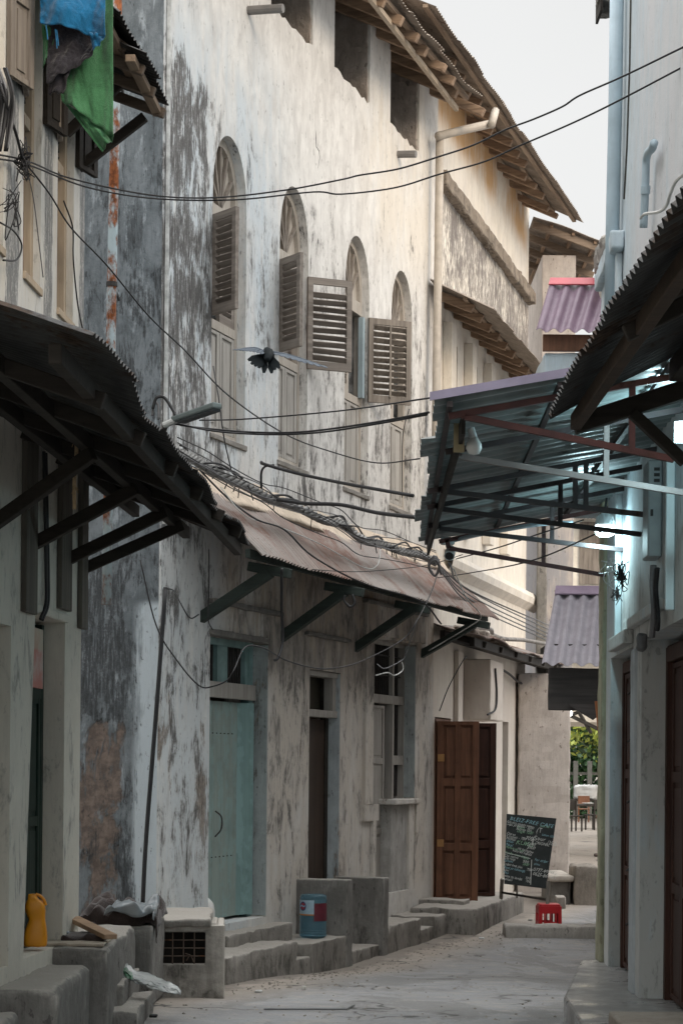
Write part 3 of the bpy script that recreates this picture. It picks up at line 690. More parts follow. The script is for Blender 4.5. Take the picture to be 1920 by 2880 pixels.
cloth('hanging_cloth', ((118, -190, 0), (318, -190, 0), (320, 382, 0), (172, 280, 0)), 12.45, F_GREEN, 'green cloth hanging behind the blue one outside the upper windows', seed=3, folds=.02)
gb_ = bpy.data.objects['hanging_cloth']
fl = cloth('lower_fold', ((178, 285, 0), (319, 372, 0), (321, 388, 0), (288, 424, 0)), 12.5, F_GREEN, None, 20, 14, .01, 5); fl.parent = gb_
fl = cloth('side_fold', ((120, 60, 0), (168, 70, 0), (150, 130, 0), (121, 190, 0)), 12.36, F_GREEN, None, 12, 12, .01, 6); fl.parent = gb_
cloth('hanging_cloth', ((140, 40, 0), (285, 60, 0), (262, 158, 0), (130, 236, 0)), 12.34, F_DARK, 'black cloth hanging between the blue cloth and the green cloth', seed=8, folds=.015)
cloth('hanging_cloth', ((150, 180, 0), (200, 190, 0), (182, 262, 0), (135, 262, 0)), 12.40, F_DARK, 'small dark cloth end hanging below the black cloth on the left', 10, 10, seed=9, folds=.01)
cloth('hanging_cloth', ((113, -190, 0), (296, -190, 0), (299, 104, 0), (110, 62, 0)), 12.24, F_BLUE, 'bright blue cloth hanging in front of the green and black cloths', seed=1, folds=.022)
bb = [o for o in bpy.data.objects if o.name.startswith('hanging_cloth')][-1]
fl = cloth('corner_fold', ((252, 92, 0), (298, 98, 0), (284, 122, 0), (262, 140, 0)), 12.26, F_BLUE, None, 10, 10, .008, 6); fl.parent = bb
for i, (u, v, v1) in enumerate(((130, 70, 112), (156, 82, 136), (160, 84, 128))):
    fl = MB().tube(spline([at(u, v, 12.25), at(u+3, (v+v1)/2, 12.25), at(u+5, v1, 12.25)], 4), .004, 5).build('thread', F_BLUE); fl.parent = bb
pl = thing('laundry_pole', 'wooden pole above the hung cloths outside the upper windows', 'pole', loc=at(200, -185, 12.4)); o_ = at(200, -185, 12.4)
MB().tube([at(60, -188, 12.9)-o_, at(345, -192, 12.25)-o_], .018, 8).build('pole', W_GREY, pl)
# street lamp head on the awning edge
lo = at(470, 1192, 12.6)
lp = thing('street_lamp', 'slim grey street lamp head angled up from the edge of the dark awning', 'lamp', loc=lo)
p, q = at(492, 1182, 12.6)-lo, at(613, 1140, 12.3)-lo
MB().beam(p, q, .075, .042).build('lamp_head', plain('grey_green_casting', (.17,.21,.21), .45, .2), lp, .012)
dz = Vector((0, 0, -.027)); MB().beam(p.lerp(q, .15)+dz, p.lerp(q, .97)+dz, .06, .014).build('lens', plain('unlit_lens', (.03,.04,.045), .3), lp)
MB().tube([Vector((-.02, 0, -.01)), p.lerp(q, .12)], .022, 10).build('socket', plain('white_enamel', (.55,.57,.56), .4), lp)
MB().tube([at(440, 1260, 12.65)-lo, Vector((0, 0, 0))], .016, 8).build('arm', IRON, lp)
# frayed rope
ro = at(213, 1110, 11.6)
rp = thing('frayed_rope', 'frayed pale rope with a knot hanging from the dark awning', 'rope', loc=ro)
r = random.Random(3)
mb = MB().tube(spline([at(u, v, 11.6)-ro for u, v in ((210, 1085), (214, 1130), (212, 1190), (216, 1260), (210, 1350), (210, 1432))], 5), .0125, 6)
ROPE = plain('sisal', (.46,.33,.20), .9, .4, 30)
mb.build('rope', ROPE, rp)
mb = MB()
mb.tube(spline([at(u, v, 11.6)-ro for u, v in ((213, 1195), (228, 1165), (226, 1145), (214, 1150), (208, 1180), (220, 1200), (205, 1215), (197, 1200), (214, 1195))], 5), .012, 6)
for i in range(26):
    v = r.uniform(1160, 1400); a = at(211, v, 11.6)-ro
    mb.tube([a, a+Vector((r.uniform(-.02, .02), r.uniform(-.02, .02), r.uniform(-.05, .0)))], .0022, 3)
mb.build('knot', ROPE, rp)
# ================================================================ far house beyond the corner (facade N)
fh = thing('far_house', 'bright cream house past the corner with a deep raftered roof and a mossy ledge', 'house', N.m)
NE = 7.0
nh = [rect(.12, 1.15, .05, 2.55)]+[rect(a, a+.62, 5.4, 7.75) for a in (.75, 2.15, 3.55, 4.95)]+[rect(5.0, 5.5, .1, 2.6)]
MB().prism([(.0, -.5), (NE, -.5), (NE, 11.35), (.0, 11.35)], .0, .4, nh).build('wall', P_N, fh)
MB().box(.02, NE, 3.2, 3.4, -.1, 13).box(NE-.3, NE, .4, 3.2, -.1, 13).box(0.02, NE-.3, .4, 3.2, 4.2, 4.3).box(0.02, .2, .4, 3.2, -.1, 13).build('inner_wall', ROUGHP, fh)
MB().rbox(.02, NE, -.13, .02, 9.62, 9.84, .09, .022, .03, 5).build('ledge', plaster('mossy_ledge', (.30,.25,.20), (.20,.165,.13), stain=(.05,.045,.04), streak=.05, speck=.8, bstr=1.2), fh)
mo = MB()
def mould(u, v):
    s = .6+u*7.2; pr = ((0, 4.85), (.10, 4.80), (.13, 4.72), (.11, 4.62), (.03, 4.55), (0, 4.52)); k = min(int(v*5), 4); t = v*5-k
    o = pr[k][0]*(1-t)+pr[k+1][0]*t; z = pr[k][1]*(1-t)+pr[k+1][1]*t
    return Vector((s, -o-.003, z))
mo.grid(mould, 24, 5).build('cornice', P_N, fh)
# windows of the middle floor between white piers
for k, a in enumerate((.75, 2.15, 3.55, 4.95)):
    w = MB().box(a, a+.06, .12, .2, 5.4, 7.75).box(a+.56, a+.62, .12, .2, 5.4, 7.75).box(a+.06, a+.56, .12, .2, 6.9, 6.98).build('window', W_BEIGE, fh)
    s = louvre(.25, 1.45, 14).build('louvred_shutter', W_PALE, w); s.matrix_local = leafmat(a+.06, .15, 5.42, 1, 0)
    s = louvre(.25, 1.45, 14).build('louvred_shutter', W_PALE, w); s.matrix_local = leafmat(a+.31, .15, 5.42, 1, 0)
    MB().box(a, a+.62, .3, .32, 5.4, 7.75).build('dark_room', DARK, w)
    MB().box(a-.34, a-.05, -.13, -.002, 5.2, 7.9).build('pier', P_N, fh, .01)
# awning of the middle floor
ua = MB().corr((6.4, -.86, 7.85), (-.42, -.86, 7.85), (-.42, -.0, 8.28), (6.4, -.0, 8.28), .076, .010, 6, .015, 31, fray=.05).build('upper_awning', SHEET_G, fh, smooth=True)
for i in range(11):
    s = -.1+i*.6
    MB().beam((s, .0, 8.16), (s, -.52, 7.93), .08, .11).build('rafter', W_TIMB, ua, .006)
MB().beam((-.35, -.46, 8.02), (6.3, -.46, 8.02), .05, .05).build('batten', W_TIMBX, ua)
MB().box(-.44, -.40, -.9, .0, 8.0, 8.02).build('edge_strip', RED_R, ua) if False else None
# main roof
Rn, Rf_ = Vector((-2.75, -.60, 10.92)), Vector((6.75, -.95, 10.90))
sl = Vector((0, 4.5, 2.25))
rf = MB().corr(Rf_, Rn, Rn+sl, Rf_+sl, .076, .010, 10, .014, 33, fray=.06).build('roof', SHEET_G, fh, smooth=True)
rr = random.Random(9)
for i in range(17):
    t = (i+.4+rr.uniform(-.15, .15))/17; e = Rn.lerp(Rf_, t)+Vector((0, .26+rr.uniform(0, .16), .01)); h_ = rr.uniform(.08, .12)
    if e.x < -.9: continue
    MB().beam(e, e+Vector((rr.uniform(-.05, .05), 3.6, 1.72)), rr.uniform(.08, .11), h_).build('rafter', W_TIMB, rf, .008)
for o in (.15, .5, .95): MB().beam(Rn+sl*o/4.5+Vector((0, 0, -.05)), Rf_+sl*o/4.5+Vector((0, 0, -.05)), .06, .04).build('batten', W_TIMBX, rf)
# downpipe in the corner with its gutter arm
p0 = N.q(1236, 385); px = [(1236, 378, .12), (1232, 700, .12), (1226, 1100, .12)]
pts = [N.q(*p) for p in px]+[N.q(1222, 1500, .12)]
dp = MB().tube(pts, .055, 10).tube([N.q(1230, 383, .12), N.q(1300, 366, .35), N.q(1385, 347, .72)], .055, 8).tube([N.q(1381, 352, .72), N.q(1392, 312, .72)], .055, 8)
dp.build('downpipe', PIPE_G, fh, smooth=True)
# street-level awning with rubble lying on it
A0, A1 = (.15, -.55, 3.72), (7.6, -.55, 3.72)
la = MB().corr((7.6, -.62, 3.62), (.0, -.62, 3.62), (.0, .0, 3.80), (7.6, .0, 3.80), .08, .010, 6, .03, 40, fray=.06).build('street_awning', RUSTY, fh, smooth=True)
MB().beam((.0, -.52, 3.54), (7.6, -.52, 3.54), .07, .12).build('fascia', W_DARK, la, .008)
MB().beam((.0, -.12, 3.64), (7.6, -.12, 3.64), .07, .12).build('purlin', W_DARK, la, .008)
for s in (.6, 1.8, 3.0, 4.2, 5.4, 6.6): MB().beam((s, 0, 3.70), (s, -.6, 3.53), .06, .08).build('rafter', W_DARK, la, .006)
# doors
dr = MB().box(.12, .19, -.02, .1, .05, 2.5).box(1.08, 1.15, -.02, .1, .05, 2.5).box(.19, 1.08, .0, .1, 2.45, 2.53).build('door', W_BROWN, fh, .005)
for k, (s0, ang, wd, mt) in enumerate(((.13, (.25, -.97), .56, W_BROWN), (1.14, (.25, -.97), .60, W_DKBROWN))):
    lf = panel_leaf(wd, 2.40, (.30, .66), .085, .085)
    lf.box(wd/2-.04, wd/2+.04, -.0435, -.0006, .05, 2.35)
    o = lf.build('door_leaf', mt, dr, .004); o.matrix_local = leafmat(s0, -.03, .09, *ang)
    if k == 0:
        for zz in (.72, 1.86): 
            h = MB().box(.01, .10, -.05, -.024, zz, zz+.10).build('hinge_block', plain('ochre_hinge_wood', (.36,.19,.07), .7), dr, .006); h.matrix_local = leafmat(s0, -.03, .09, *ang)
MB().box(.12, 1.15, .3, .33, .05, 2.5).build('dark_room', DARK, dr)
MB().box(5.0, 5.5, .2, .25, .1, 2.6).build('shut_door', W_DARK, fh)
MB().rbox(1.95, 2.9, -.40, .0, 2.55, 3.42, .1, .006, .02, 6).build('meter_niche', P_N, fh)
MB().box(1.30, 1.62, -.07, -.002, 2.2, 3.5).build('pilaster', P_N, fh, .008)
MB().tube(spline([N.q(1392, 1880, .42), N.q(1396, 1950, .42), N.q(1392, 1995, .42), N.q(1370, 2010, .40)], 5), .015, 6).build('hanging_cable', CABLE, fh)
MB().tube(spline([N.q(1400, 1878, .1), N.q(1430, 1895, .1), N.q(1465, 1922, .1), N.q(1490, 1905, .1), N.q(1545, 1925, .1)], 6), .02, 6).build('wall_cable', CABLE, fh)
# ================================================================ house that closes the view (faces the camera)
eh = thing('end_house', 'narrow grey pink house end facing the camera where the street turns', 'house', loc=(3.15, 32.9, 0))
EX = lambda u, Y: (u-960)/FPX*Y-3.15
MB().box(EX(1512, 32.9), EX(1606, 32.9), 0, 4, 3.4, 10.5).build('upper_wall', P_E, eh, .01)
MB().rbox(EX(1456, 31.9), EX(1602, 31.9), -1.0, 3.5, -.4, 3.42, .14, .014, .03, 3).build('lower_wall', P_E, eh)
MB().rbox(EX(1512, 32.9)-.05, EX(1512, 32.9)+.12, -.06, .1, 3.4, 6.4, .14, .012, .03, 4).build('edge_strip', CONC_D, eh)
pE = lambda u, v, Y: at(u, v, Y)-Vector((3.15, 32.9, 0))
a, b = pE(1500, 606, 32.6), pE(1705, 684, 32.6)
rf = MB().corr(a, a+Vector((0, 4.6, 0)), b+Vector((0, 4.6, 0)), b, .076, .01, 8, .02, 50).build('roof', SHEET_G, eh, smooth=True)
for i in range(4):
    y = .12+i*.8; MB().beam(a+Vector((0, y, -.11)), b+Vector((0, y, -.11)), .07, .11).build('rafter', wood('end_rafter', (.26,.20,.15), (.15,.11,.08), axis=0), rf, .006)
for t in (.25, .55, .85): MB().beam(a.lerp(b, t)+Vector((0, .05, -.04)), a.lerp(b, t)+Vector((0, 4.5, -.04)), .05, .05).build('batten', W_TIMB, rf)
# distant bright houses behind it
db = thing('distant_house', 'distant sunlit cream house seen under the steel awning', 'house', loc=(5.4, 44, 0))
MB().box(-.9, 3.2, 0, 5, 2.9, 8.2).build('wall', P_FAR, db)
MB().box(-.9, 3.2, -.06, -.002, 5.55, 5.7).build('string_course', P_N, db)
for k in range(2):
    w = MB().box(-.1+k*1.2, .5+k*1.2, -.05, -.002, 6.0, 7.4).build('window', W_GREYZ, db)
    MB().corr((.7+k*1.2, -.7, 7.4), (-.3+k*1.2, -.7, 7.4), (-.3+k*1.2, -.05, 7.75), (.7+k*1.2, -.05, 7.75), .08, .01, 4, .01, 60+k).build('window_hood', SHEET_D, w)
MB().corr((3.2, -.9, 4.55), (-.9, -.9, 4.55), (-.9, -.05, 5.0), (3.2, -.05, 5.0), .08, .01, 4, .01, 66).build('awning', plain('pale_sheet', (.38,.42,.45), .5), db)
MB().box(-.9, -.5, .3, .7, 0, 2.9).box(2.8, 3.2, .3, .7, 0, 2.9).build('post', P_FAR, db)
# ================================================================ courtyard seen through the gap
def leaf_tree(name, loc, h, cr, cz, n, mats, seed, label, spread=(1, 1, .75), leaf=.09):
    r = random.Random(seed); t = thing(name, label, 'tree', loc=loc)
    mb = MB(); tips = []
    top = Vector((r.uniform(-.2, .2), r.uniform(-.2, .2), cz))
    mb.tube(spline([(0, 0, -.05), (.06, 0, cz*.3), (r.uniform(-.1, .1), .05, cz*.65), top], 5), [h*.028*(1-i/22) for i in range(16)], 8)
    for i in range(9):
        a = r.uniform(0, 6.28); e = top+Vector((math.cos(a)*cr*.7*spread[0], math.sin(a)*cr*.7*spread[1], r.uniform(-.2, .8)*cr*.6))
        m_ = top.lerp(e, .5)+Vector((0, 0, .15)); st = top*r.uniform(.6, 1.0)
        mb.tube(spline([st, m_, e], 4), [h*.012*(1-k/12) for k in range(9)], 5); tips.append(e); tips.append(m_)
    mb.build('trunk', plain('bark', (.14,.115,.09), .95, .4, 14, bstr=.6), t)
    lvs = [MB() for _ in mats]; cl = []
    for i in range(int(n/34)):
        b = r.choice(tips); cl.append(b+Vector((r.gauss(0, .32), r.gauss(0, .32), r.gauss(.05, .26)))*cr*.75)
    for c in cl:
        k = r.randrange(len(mats)); rad = r.uniform(.16, .34)*cr*.8
        for j in range(34):
            p = c+Vector((r.gauss(0, rad*.6), r.gauss(0, rad*.6), r.gauss(0, rad*.4)))
            d = Vector((r.gauss(0, 1), r.gauss(0, 1), r.gauss(-.5, .6))).normalized(); s_ = d.cross(Vector((r.random(), r.random(), r.random()))).normalized()
            L_ = leaf*r.uniform(.7, 1.5)
            lvs[k].add([p, p+d*L_*.5+s_*L_*.26, p+d*L_, p+d*L_*.5-s_*L_*.26], [(0, 1, 2, 3)])
    for k, m_ in enumerate(mats):
        if lvs[k].v: lvs[k].build('foliage', m_, t, weld=False)
    return t
LEAF = [plain('leaf_'+n_, c, .5, .35, 3, Transmission_Weight=0.0) for n_, c in (('bright', (.42,.50,.09)), ('mid', (.19,.32,.08)), ('deep', (.035,.085,.03)))]
leaf_tree('courtyard_tree', gnd(1742, 2352), 6, 1.75, 2.75, 9000, LEAF, 11, 'bright green tree filling the gap past the end house', leaf=.17)
leaf_tree('courtyard_tree', (9.9, 66, 0), 8, 2.4, 3.4, 4200, LEAF[1:], 12, 'darker tree at the back of the courtyard on the right', leaf=.2)
leaf_tree('courtyard_tree', (6.6, 74, 0), 8, 2.6, 3.0, 4200, LEAF[:2], 13, 'pale green tree behind the courtyard railings', leaf=.2)
hd = thing('courtyard_hedge', 'low dark hedge behind the courtyard railings', 'hedge', loc=(8.5, 72, 0))
r = random.Random(5); mb = MB()
for i in range(9000):
    p = Vector((r.uniform(-4, 5), r.gauss(0, .35), r.uniform(0, 3.3)+r.gauss(0, .2))); d = Vector((r.gauss(0, 1), r.gauss(0, 1), r.gauss(0, 1))).normalized(); s_ = d.orthogonal()
    mb.add([p, p+d*.14+s_*.08, p+d*.28, p+d*.14-s_*.08], [(0, 1, 2, 3)])
mb.build('foliage', LEAF[2], hd, weld=False)
fn_ = thing('courtyard_railing', 'row of pale upright posts in front of the hedge', 'fence', loc=(8.2, 70, 0))
for i in range(12): MB().box(-2.4+i*.5, -2.24+i*.5, 0, .12, 0, 2.1).build('post', plain('pale_post_paint', (.15,.145,.13), .8), fn_)
MB().box(-2.5, 3.5, .13, .16, 1.6, 1.7).build('rail', plain('pale_rail_paint', (.12,.115,.10), .8), fn_)
def table(loc, label, rz=0, w=1.5, mat=W_DARK):
    t = thing('cafe_table', label, 'table', loc=loc, rz=rz, group='tables in the courtyard')
    MB().box(-w/2, w/2, -.4, .4, .68, .75).build('tabletop', mat, t, .01)
    for sx in (-1, 1):
        for sy in (-1, 1): MB().box(sx*(w/2-.08)-.03, sx*(w/2-.08)+.03, sy*.33-.03, sy*.33+.03, 0, .68).build('leg', mat, t)
    return t
t1 = gnd(1645, 2330); table(t1, 'long dark cafe table in the courtyard with a pale plate on it', 0, 1.7)
t2 = gnd(1650, 2308); table((t2.x, t2.y, t2.z), 'higher dark table behind the long one carrying a plastic wrapped box', 0, 1.9)
setp(MB().lathe([(.02, 0), (.16, .01), (.24, .035), (.23, .035), (.15, .018), (.02, .012)], (t1.x+.1, t1.y-.1, .751), 20).build('plate', plain('white_glaze', (.7,.7,.68), .3), smooth=True), 'pale plate lying on the nearer courtyard table', 'plate')
setp(MB().rbox(t2.x-.45, t2.x+.35, t2.y-.25, t2.y+.25, .752, 1.25, .08, .03, .08, 4).build('wrapped_box', plain('cloudy_plastic_wrap', (.5,.5,.49), .35), smooth=True), 'pale plastic wrapped box standing on the higher courtyard table', 'box')
for k, (u, v, rz, lb) in enumerate(((1612, 2338, .4, 'dark wooden chair at the left end of the near courtyard table'), (1668, 2334, -2.4, 'dark wooden chair at the right end of the near courtyard table'), (1640, 2312, 3.0, 'dark red seated chair between the two courtyard tables'))):
    c = thing('cafe_chair', lb, 'chair', loc=gnd(u, v), rz=rz, group='chairs in the courtyard')
    mt = W_DARK if k < 2 else W_BROWN
    MB().box(-.2, .2, -.2, .2, .43, .47).build('seat', mt, c, .008)
    MB().box(-.2, .2, .17, .2, .62, .9).build('backrest', mt, c, .008)
    for sx in (-1, 1):
        for sy in (-1, 1): MB().box(sx*.17-.02, sx*.17+.02, sy*.17-.02, sy*.17+.02, 0, .43 if sy < 0 else .9).build('leg', mt, c)
# shade frame with two lit lamps
sf = thing('shade_frame', 'dark metal shade frame above the courtyard gap', 'awning', loc=(4.6, 40, 0))
for (u0, v0, u1, v1) in ((1598, 2010, 1690, 2055), (1605, 2010, 1680, 1985), (1640, 1960, 1690, 2010), (1625, 2000, 1660, 2060)):
    MB().tube([at(u0, v0, 40)-Vector((4.6, 40, 0)), at(u1, v1, 40.3)-Vector((4.6, 40, 0))], .04, 6).build('bar', IRON, sf)
MB().box(-.15, 2.4, -.5, 3, 3.42, 3.5).build('roof_board', W_DARK, sf)
for sx in (-.1, 2.3): MB().box(sx-.05, sx+.05, 2.8, 2.9, 0, 3.42).build('post', IRON, sf)
for (u, v, c, lb, r_) in ((1664, 1985, (1, .93, .55), 'lit yellowish lamp under the courtyard shade frame', (.12, .04)), (1603, 2006, (.92, .97, 1), 'lit white lamp at the edge of the courtyard gap', (.04, .055))):
    p = at(u, v, 39.5)
    t = thing('courtyard_lamp', lb, 'lamp', loc=p)
    MB().lathe([(.01, -r_[1]), (r_[0]*.8, -r_[1]*.6), (r_[0], 0), (r_[0]*.8, r_[1]*.6), (.01, r_[1])], (0, 0, 0), 14).build('bulb', emit('lamp_glow_'+str(u), c, 6), t, smooth=True)
    MB().tube([(0, 0, r_[1]), (0, .02, r_[1]+.25)], .012, 5).build('cord', CABLE, t)
# the passer-by mostly hidden behind the corner: dark trousers, one foot out in view
pg = gnd(1700, 2405); 
def person(loc, rz):
    t = thing('person', 'person in dark trousers walking past the corner, one foot showing', 'person', loc=loc, rz=rz)
    def skin(name, J, E, mat, parent, root=0):
        me = bpy.data.meshes.new(name); me.from_pydata([j[0] for j in J], E, []); o = bpy.data.objects.new(name, me); COL.objects.link(o)
        o.modifiers.new('skin', 'SKIN')
        for i, j in enumerate(J):
            v = me.skin_vertices[0].data[i]; v.radius = (j[1], j[2] if len(j) > 2 else j[1]); v.use_root = (i == root)
        s = o.modifiers.new('sub', 'SUBSURF'); s.levels = 2; s.render_levels = 2
        me.materials.append(mat); o.parent = parent; return o
    SK = plain('brown_skin', (.16,.085,.05), .55, .15)
    J = [((0,0,.95),.14,.10), ((0,.0,1.15),.13,.09), ((0,.02,1.36),.15,.10), ((0,.02,1.46),.07,.06), ((0,0,1.53),.05), ((0,-.01,1.63),.085,.10), ((0,-.01,1.73),.07,.085),
         ((.17,.02,1.42),.055), ((.22,.06,1.15),.042), ((.23,-.03,.93),.032), ((.235,-.06,.84),.03,.018), ((-.17,.02,1.42),.055), ((-.22,-.05,1.16),.042), ((-.23,-.2,.98),.032), ((-.235,-.26,.91),.03,.018),
         ((.09,0,.88),.085), ((.10,-.14,.50),.055), ((.10,-.22,.10),.038), ((.10,-.36,.045),.035,.03), ((-.09,0,.88),.085), ((-.10,.10,.50),.055), ((-.10,.28,.14),.038), ((-.10,.20,.045),.035,.03)]
    E = [(0,1),(1,2),(2,3),(3,4),(4,5),(5,6),(2,7),(7,8),(8,9),(9,10),(2,11),(11,12),(12,13),(13,14),(0,15),(15,16),(16,17),(17,18),(0,19),(19,20),(20,21),(21,22)]
    skin('body', J, E, SK, t)
    K = [(J[0][0],.155,.115), ((0,0,1.02),.14,.105), (J[15][0],.11), (J[16][0],.08), ((.10,-.20,.14),.07), (J[19][0],.11), (J[20][0],.08), ((-.10,.25,.2),.07)]
    skin('trousers', K, [(0,1),(0,2),(2,3),(3,4),(0,5),(5,6),(6,7)], fabric('black_trouser_cloth', (.012,.012,.014), (.009,.009,.01)), t)
    Sh = [((0,0,1.0),.155,.115), ((0,.01,1.2),.145,.105), ((0,.02,1.38),.165,.115), ((.17,.02,1.41),.075), ((.2,.05,1.25),.06), ((-.17,.02,1.41),.075), ((-.2,-.02,1.25),.06)]
    skin('shirt', Sh, [(0,1),(1,2),(2,3),(3,4),(2,5),(5,6)], fabric('grey_shirt_cloth', (.20,.20,.21), (.17,.17,.18)), t)
    MB().lathe([(.01,.10),(.06,.09),(.092,.04),(.098,-.01),(.09,-.04)], (0,.012,1.71), 14, 1, 1.1).build('hair', plain('black_hair', (.01,.009,.008), .8), t, smooth=True)
    for sx in (-1, 1):
        MB().lathe([(.004,-.02),(.012,0),(.004,.02)], (sx*.088, .0, 1.63), 8).build('ear', SK, t, smooth=True)
        MB().lathe([(.003,-.009),(.011,0),(.003,.009)], (sx*.033, -.098, 1.645), 8).build('eye', plain('eye_white', (.5,.48,.45), .3), t, smooth=True)
        for i in range(5):
            b = Vector((sx*.235, -.06 if sx > 0 else -.26, .84 if sx > 0 else .91)); a = (i-1.5)*.014
            tip = b+Vector((sx*.004, a*1.2-.01, -.085+abs(i-1.5)*.008)) if i < 4 else b+Vector((-sx*.03, -.03, -.05))
            MB().tube([b+Vector((0, a, -.01)), b.lerp(tip, .55)+Vector((-sx*.004, a*.6, 0)), tip], [.009, .0085, .006], 6).build('finger', SK, t, smooth=True)
    MB().lathe([(.004,-.025),(.014,-.015),(.006,.025)], (0,-.112,1.615), 8).build('nose', SK, t, smooth=True)
    MB().box(-.022, .022, -.108, -.098, 1.572, 1.582).build('mouth', plain('lip', (.14,.05,.04), .5), t, .003)
    for (x, y, z) in ((.10, -.30, .0), (-.10, .26, .0)):
        MB().rbox(x-.045, x+.045, y-.15, y+.10, z, z+.075, .03, .004, .03, 3).build('shoe', plain('brown_shoe', (.03,.018,.015), .5), t, smooth=True)
pg = gnd(1662, 2408); person((pg.x+.45, pg.y, pg.z), R(-78))
# ================================================================ pale blue house on the right
bh = thing('blue_house', 'pale blue plastered house at the right edge with dark door recesses', 'house', B.m)
D1 = (.64, 2.20, .30, 2.74); D2 = (2.70, 6.0, .30, 2.75)
MB().prism([(.02, -.1), (24, -.1), (24, 7.5), (6.5, 7.5), (6.5, 11.5), (.30, 11.5), (.30, 4.2), (.02, 4.2)], 0, .42, [rect(*D1), rect(*D2)]).build('wall', P_B, bh)
MB().box(.32, 6.5, .42, 6, 4.2, 11.5).box(6.5, 24, .42, 6, 4.2, 7.5).box(.04, .6, .42, 6, -.1, 4.2).box(6.1, 24, .42, 6, -.1, 4.2).box(.6, 6.1, 2.0, 2.2, -.1, 4.2).build('inner_wall', P_B, bh)
# stained corner strip and piers
MB().rbox(.0, .30, -.035, .05, .34, 4.1, .1, .010, .02, 12).build('corner_strip', plaster('algae_stained_plaster', (.36,.36,.26), (.28,.27,.19), stain=(.12,.11,.07), streak=-.04, speck=.5, peel=-.05, under=(.38,.30,.20), bstr=.8), bh)
MB().rbox(2.205, 2.45, -.02, .02, .34, 2.72, .12, .004, .02, 13).build('door_pier', plaster('pale_grey_paint', (.46,.49,.51), (.40,.43,.45), streak=-.2, bstr=.2), bh)
MB().box(1.1, 2.2, -.07, -.002, 2.76, 2.86).box(2.2, 3.9, -.05, -.002, 2.86, 2.93).build('string_course', P_B, bh, .01)
d = MB().box(D1[0], D1[0]+.08, .09, .2, .35, 2.7).box(D1[1]-.12, D1[1], .06, .2, .35, 2.7).box(D1[0]+.08, D1[1]-.12, .09, .2, 2.62, 2.7).build('door', W_DKBROWN, bh, .005)
for k in range(2):
    lf = panel_leaf(.66, 2.24, (.33, .66)).build('door_leaf', W_DKBROWN, d, .004); lf.matrix_local = leafmat(D1[0]+.085+k*.67, .12, .37, 1, 0)
for zz in (.75, 1.15, 1.65, 2.1, 2.45):
    b_ = MB(); b_.tube([(D1[0]+.74+.02*math.cos(k*.7), .075+.02*math.sin(k*.7), zz+.015*math.sin(k*.7)) for k in range(10)], .007, 5); b_.build('bolt_ring', IRON, d)
d = MB().box(D2[0], D2[0]+.08, .16, .25, .35, 2.7).box(D2[1]-.1, D2[1], .16, .25, .35, 2.7).box(D2[0]+.08, D2[1]-.1, .16, .25, 2.6, 2.7).build('door', W_DKBROWN, bh, .005)
for k in range(6):
    lf = panel_leaf(.49, 2.22, (.33, .66)).build('door_leaf', W_DKBROWN, d, .004); lf.matrix_local = leafmat(D2[0]+.085+k*.5, .21, .37, 1, 0)
# plastic trunking, meter cabinet, conduit
for (u, v0, v1, pr) in ((1897, 1290, 1715, .055), (1748, 1390, 1795, .05)):
    s_ = B.s_(u, 1600); z0, z1 = B.z_(u, v1), B.z_(u, v0)
    MB().box(s_-.05, s_, -pr, -.002, z0, z1).build('cable_trunking', plain('white_trunking', (.52,.60,.62), .4, .15), bh, .008)
cb = MB().box(3.45, 3.73, -.09, -.002, 3.20, 3.80).build('meter_cabinet', plain('grey_cabinet_paint', (.29,.33,.34), .5, .25), bh, .012)
for i in range(3): MB().box(3.731, 3.737, -.055, -.02, 3.66+i*.035, 3.68+i*.035).build('vent_slot', IRON, cb)
MB().box(3.731, 3.75, -.075, -.06, 3.45, 3.49).build('latch', IRON, cb)
pts = [B.q(u, v, .06) for u, v in ((1836, 1590), (1834, 1650), (1838, 1720), (1832, 1790))]
MB().tube(spline(pts, 4), .02, 8).build('conduit', CABLE_G, bh)
pts = [B.q(u, v, .05) for u, v in ((1846, 1600), (1842, 1660), (1848, 1740), (1846, 1772))]
MB().tube(spline(pts, 4), .016, 8).tube([p+Vector((.05, 0, 0)) for p in spline(pts, 4)], .012, 6).build('conduit', CABLE, bh)
MB().rbox(2.9, 3.02, -.07, 0, 2.66, 2.78, .04, .008, .03, 5).build('cable_end', CABLE_G, bh)
# round downpipe at the corner, seam and the bent pipe
pts = [B.q(u, v, .07) for u, v in ((1734, -60), (1729, 300), (1722, 600), (1716, 900))]
MB().tube(pts, .052, 12).build('downpipe', PIPE_B, bh, smooth=True)
MB().tube([B.q(u, v, .004) for u, v in ((1774, -60), (1770, 180), (1762, 420), (1754, 560))], .010, 5).build('wall_crack', plain('seam_dirt', (.06,.06,.055), .9), bh)
MB().tube(spline([B.q(u, v, .06) for u, v in ((1838, 402), (1832, 418), (1822, 428), (1816, 450), (1814, 500), (1812, 560), (1808, 640))], 5), .026, 10).build('bent_pipe', PIPE_B, bh, smooth=True)
MB().tube([B.q(u, v, .06) for u, v in ((1814, 522), (1813, 545))], .031, 10).build('pipe_collar', PIPE_B, bh)
MB().rbox(.06, 1.4, -.10, .0, 5.72, 5.86, .08, .006, .02, 8).rbox(.10, 1.3, -.05, .0, 5.2, 5.72, .08, .006, .02, 9).build('corbel', P_B, bh)
# cable running up the wall edge
MB().tube(spline([B.q(u, v, .3) for u, v in ((1800, 614), (1812, 602), (1850, 596), (1872, 580), (1884, 545), (1900, 510), (1925, 488))], 5), .008, 6).build('wall_cable', WHITE_C, bh)
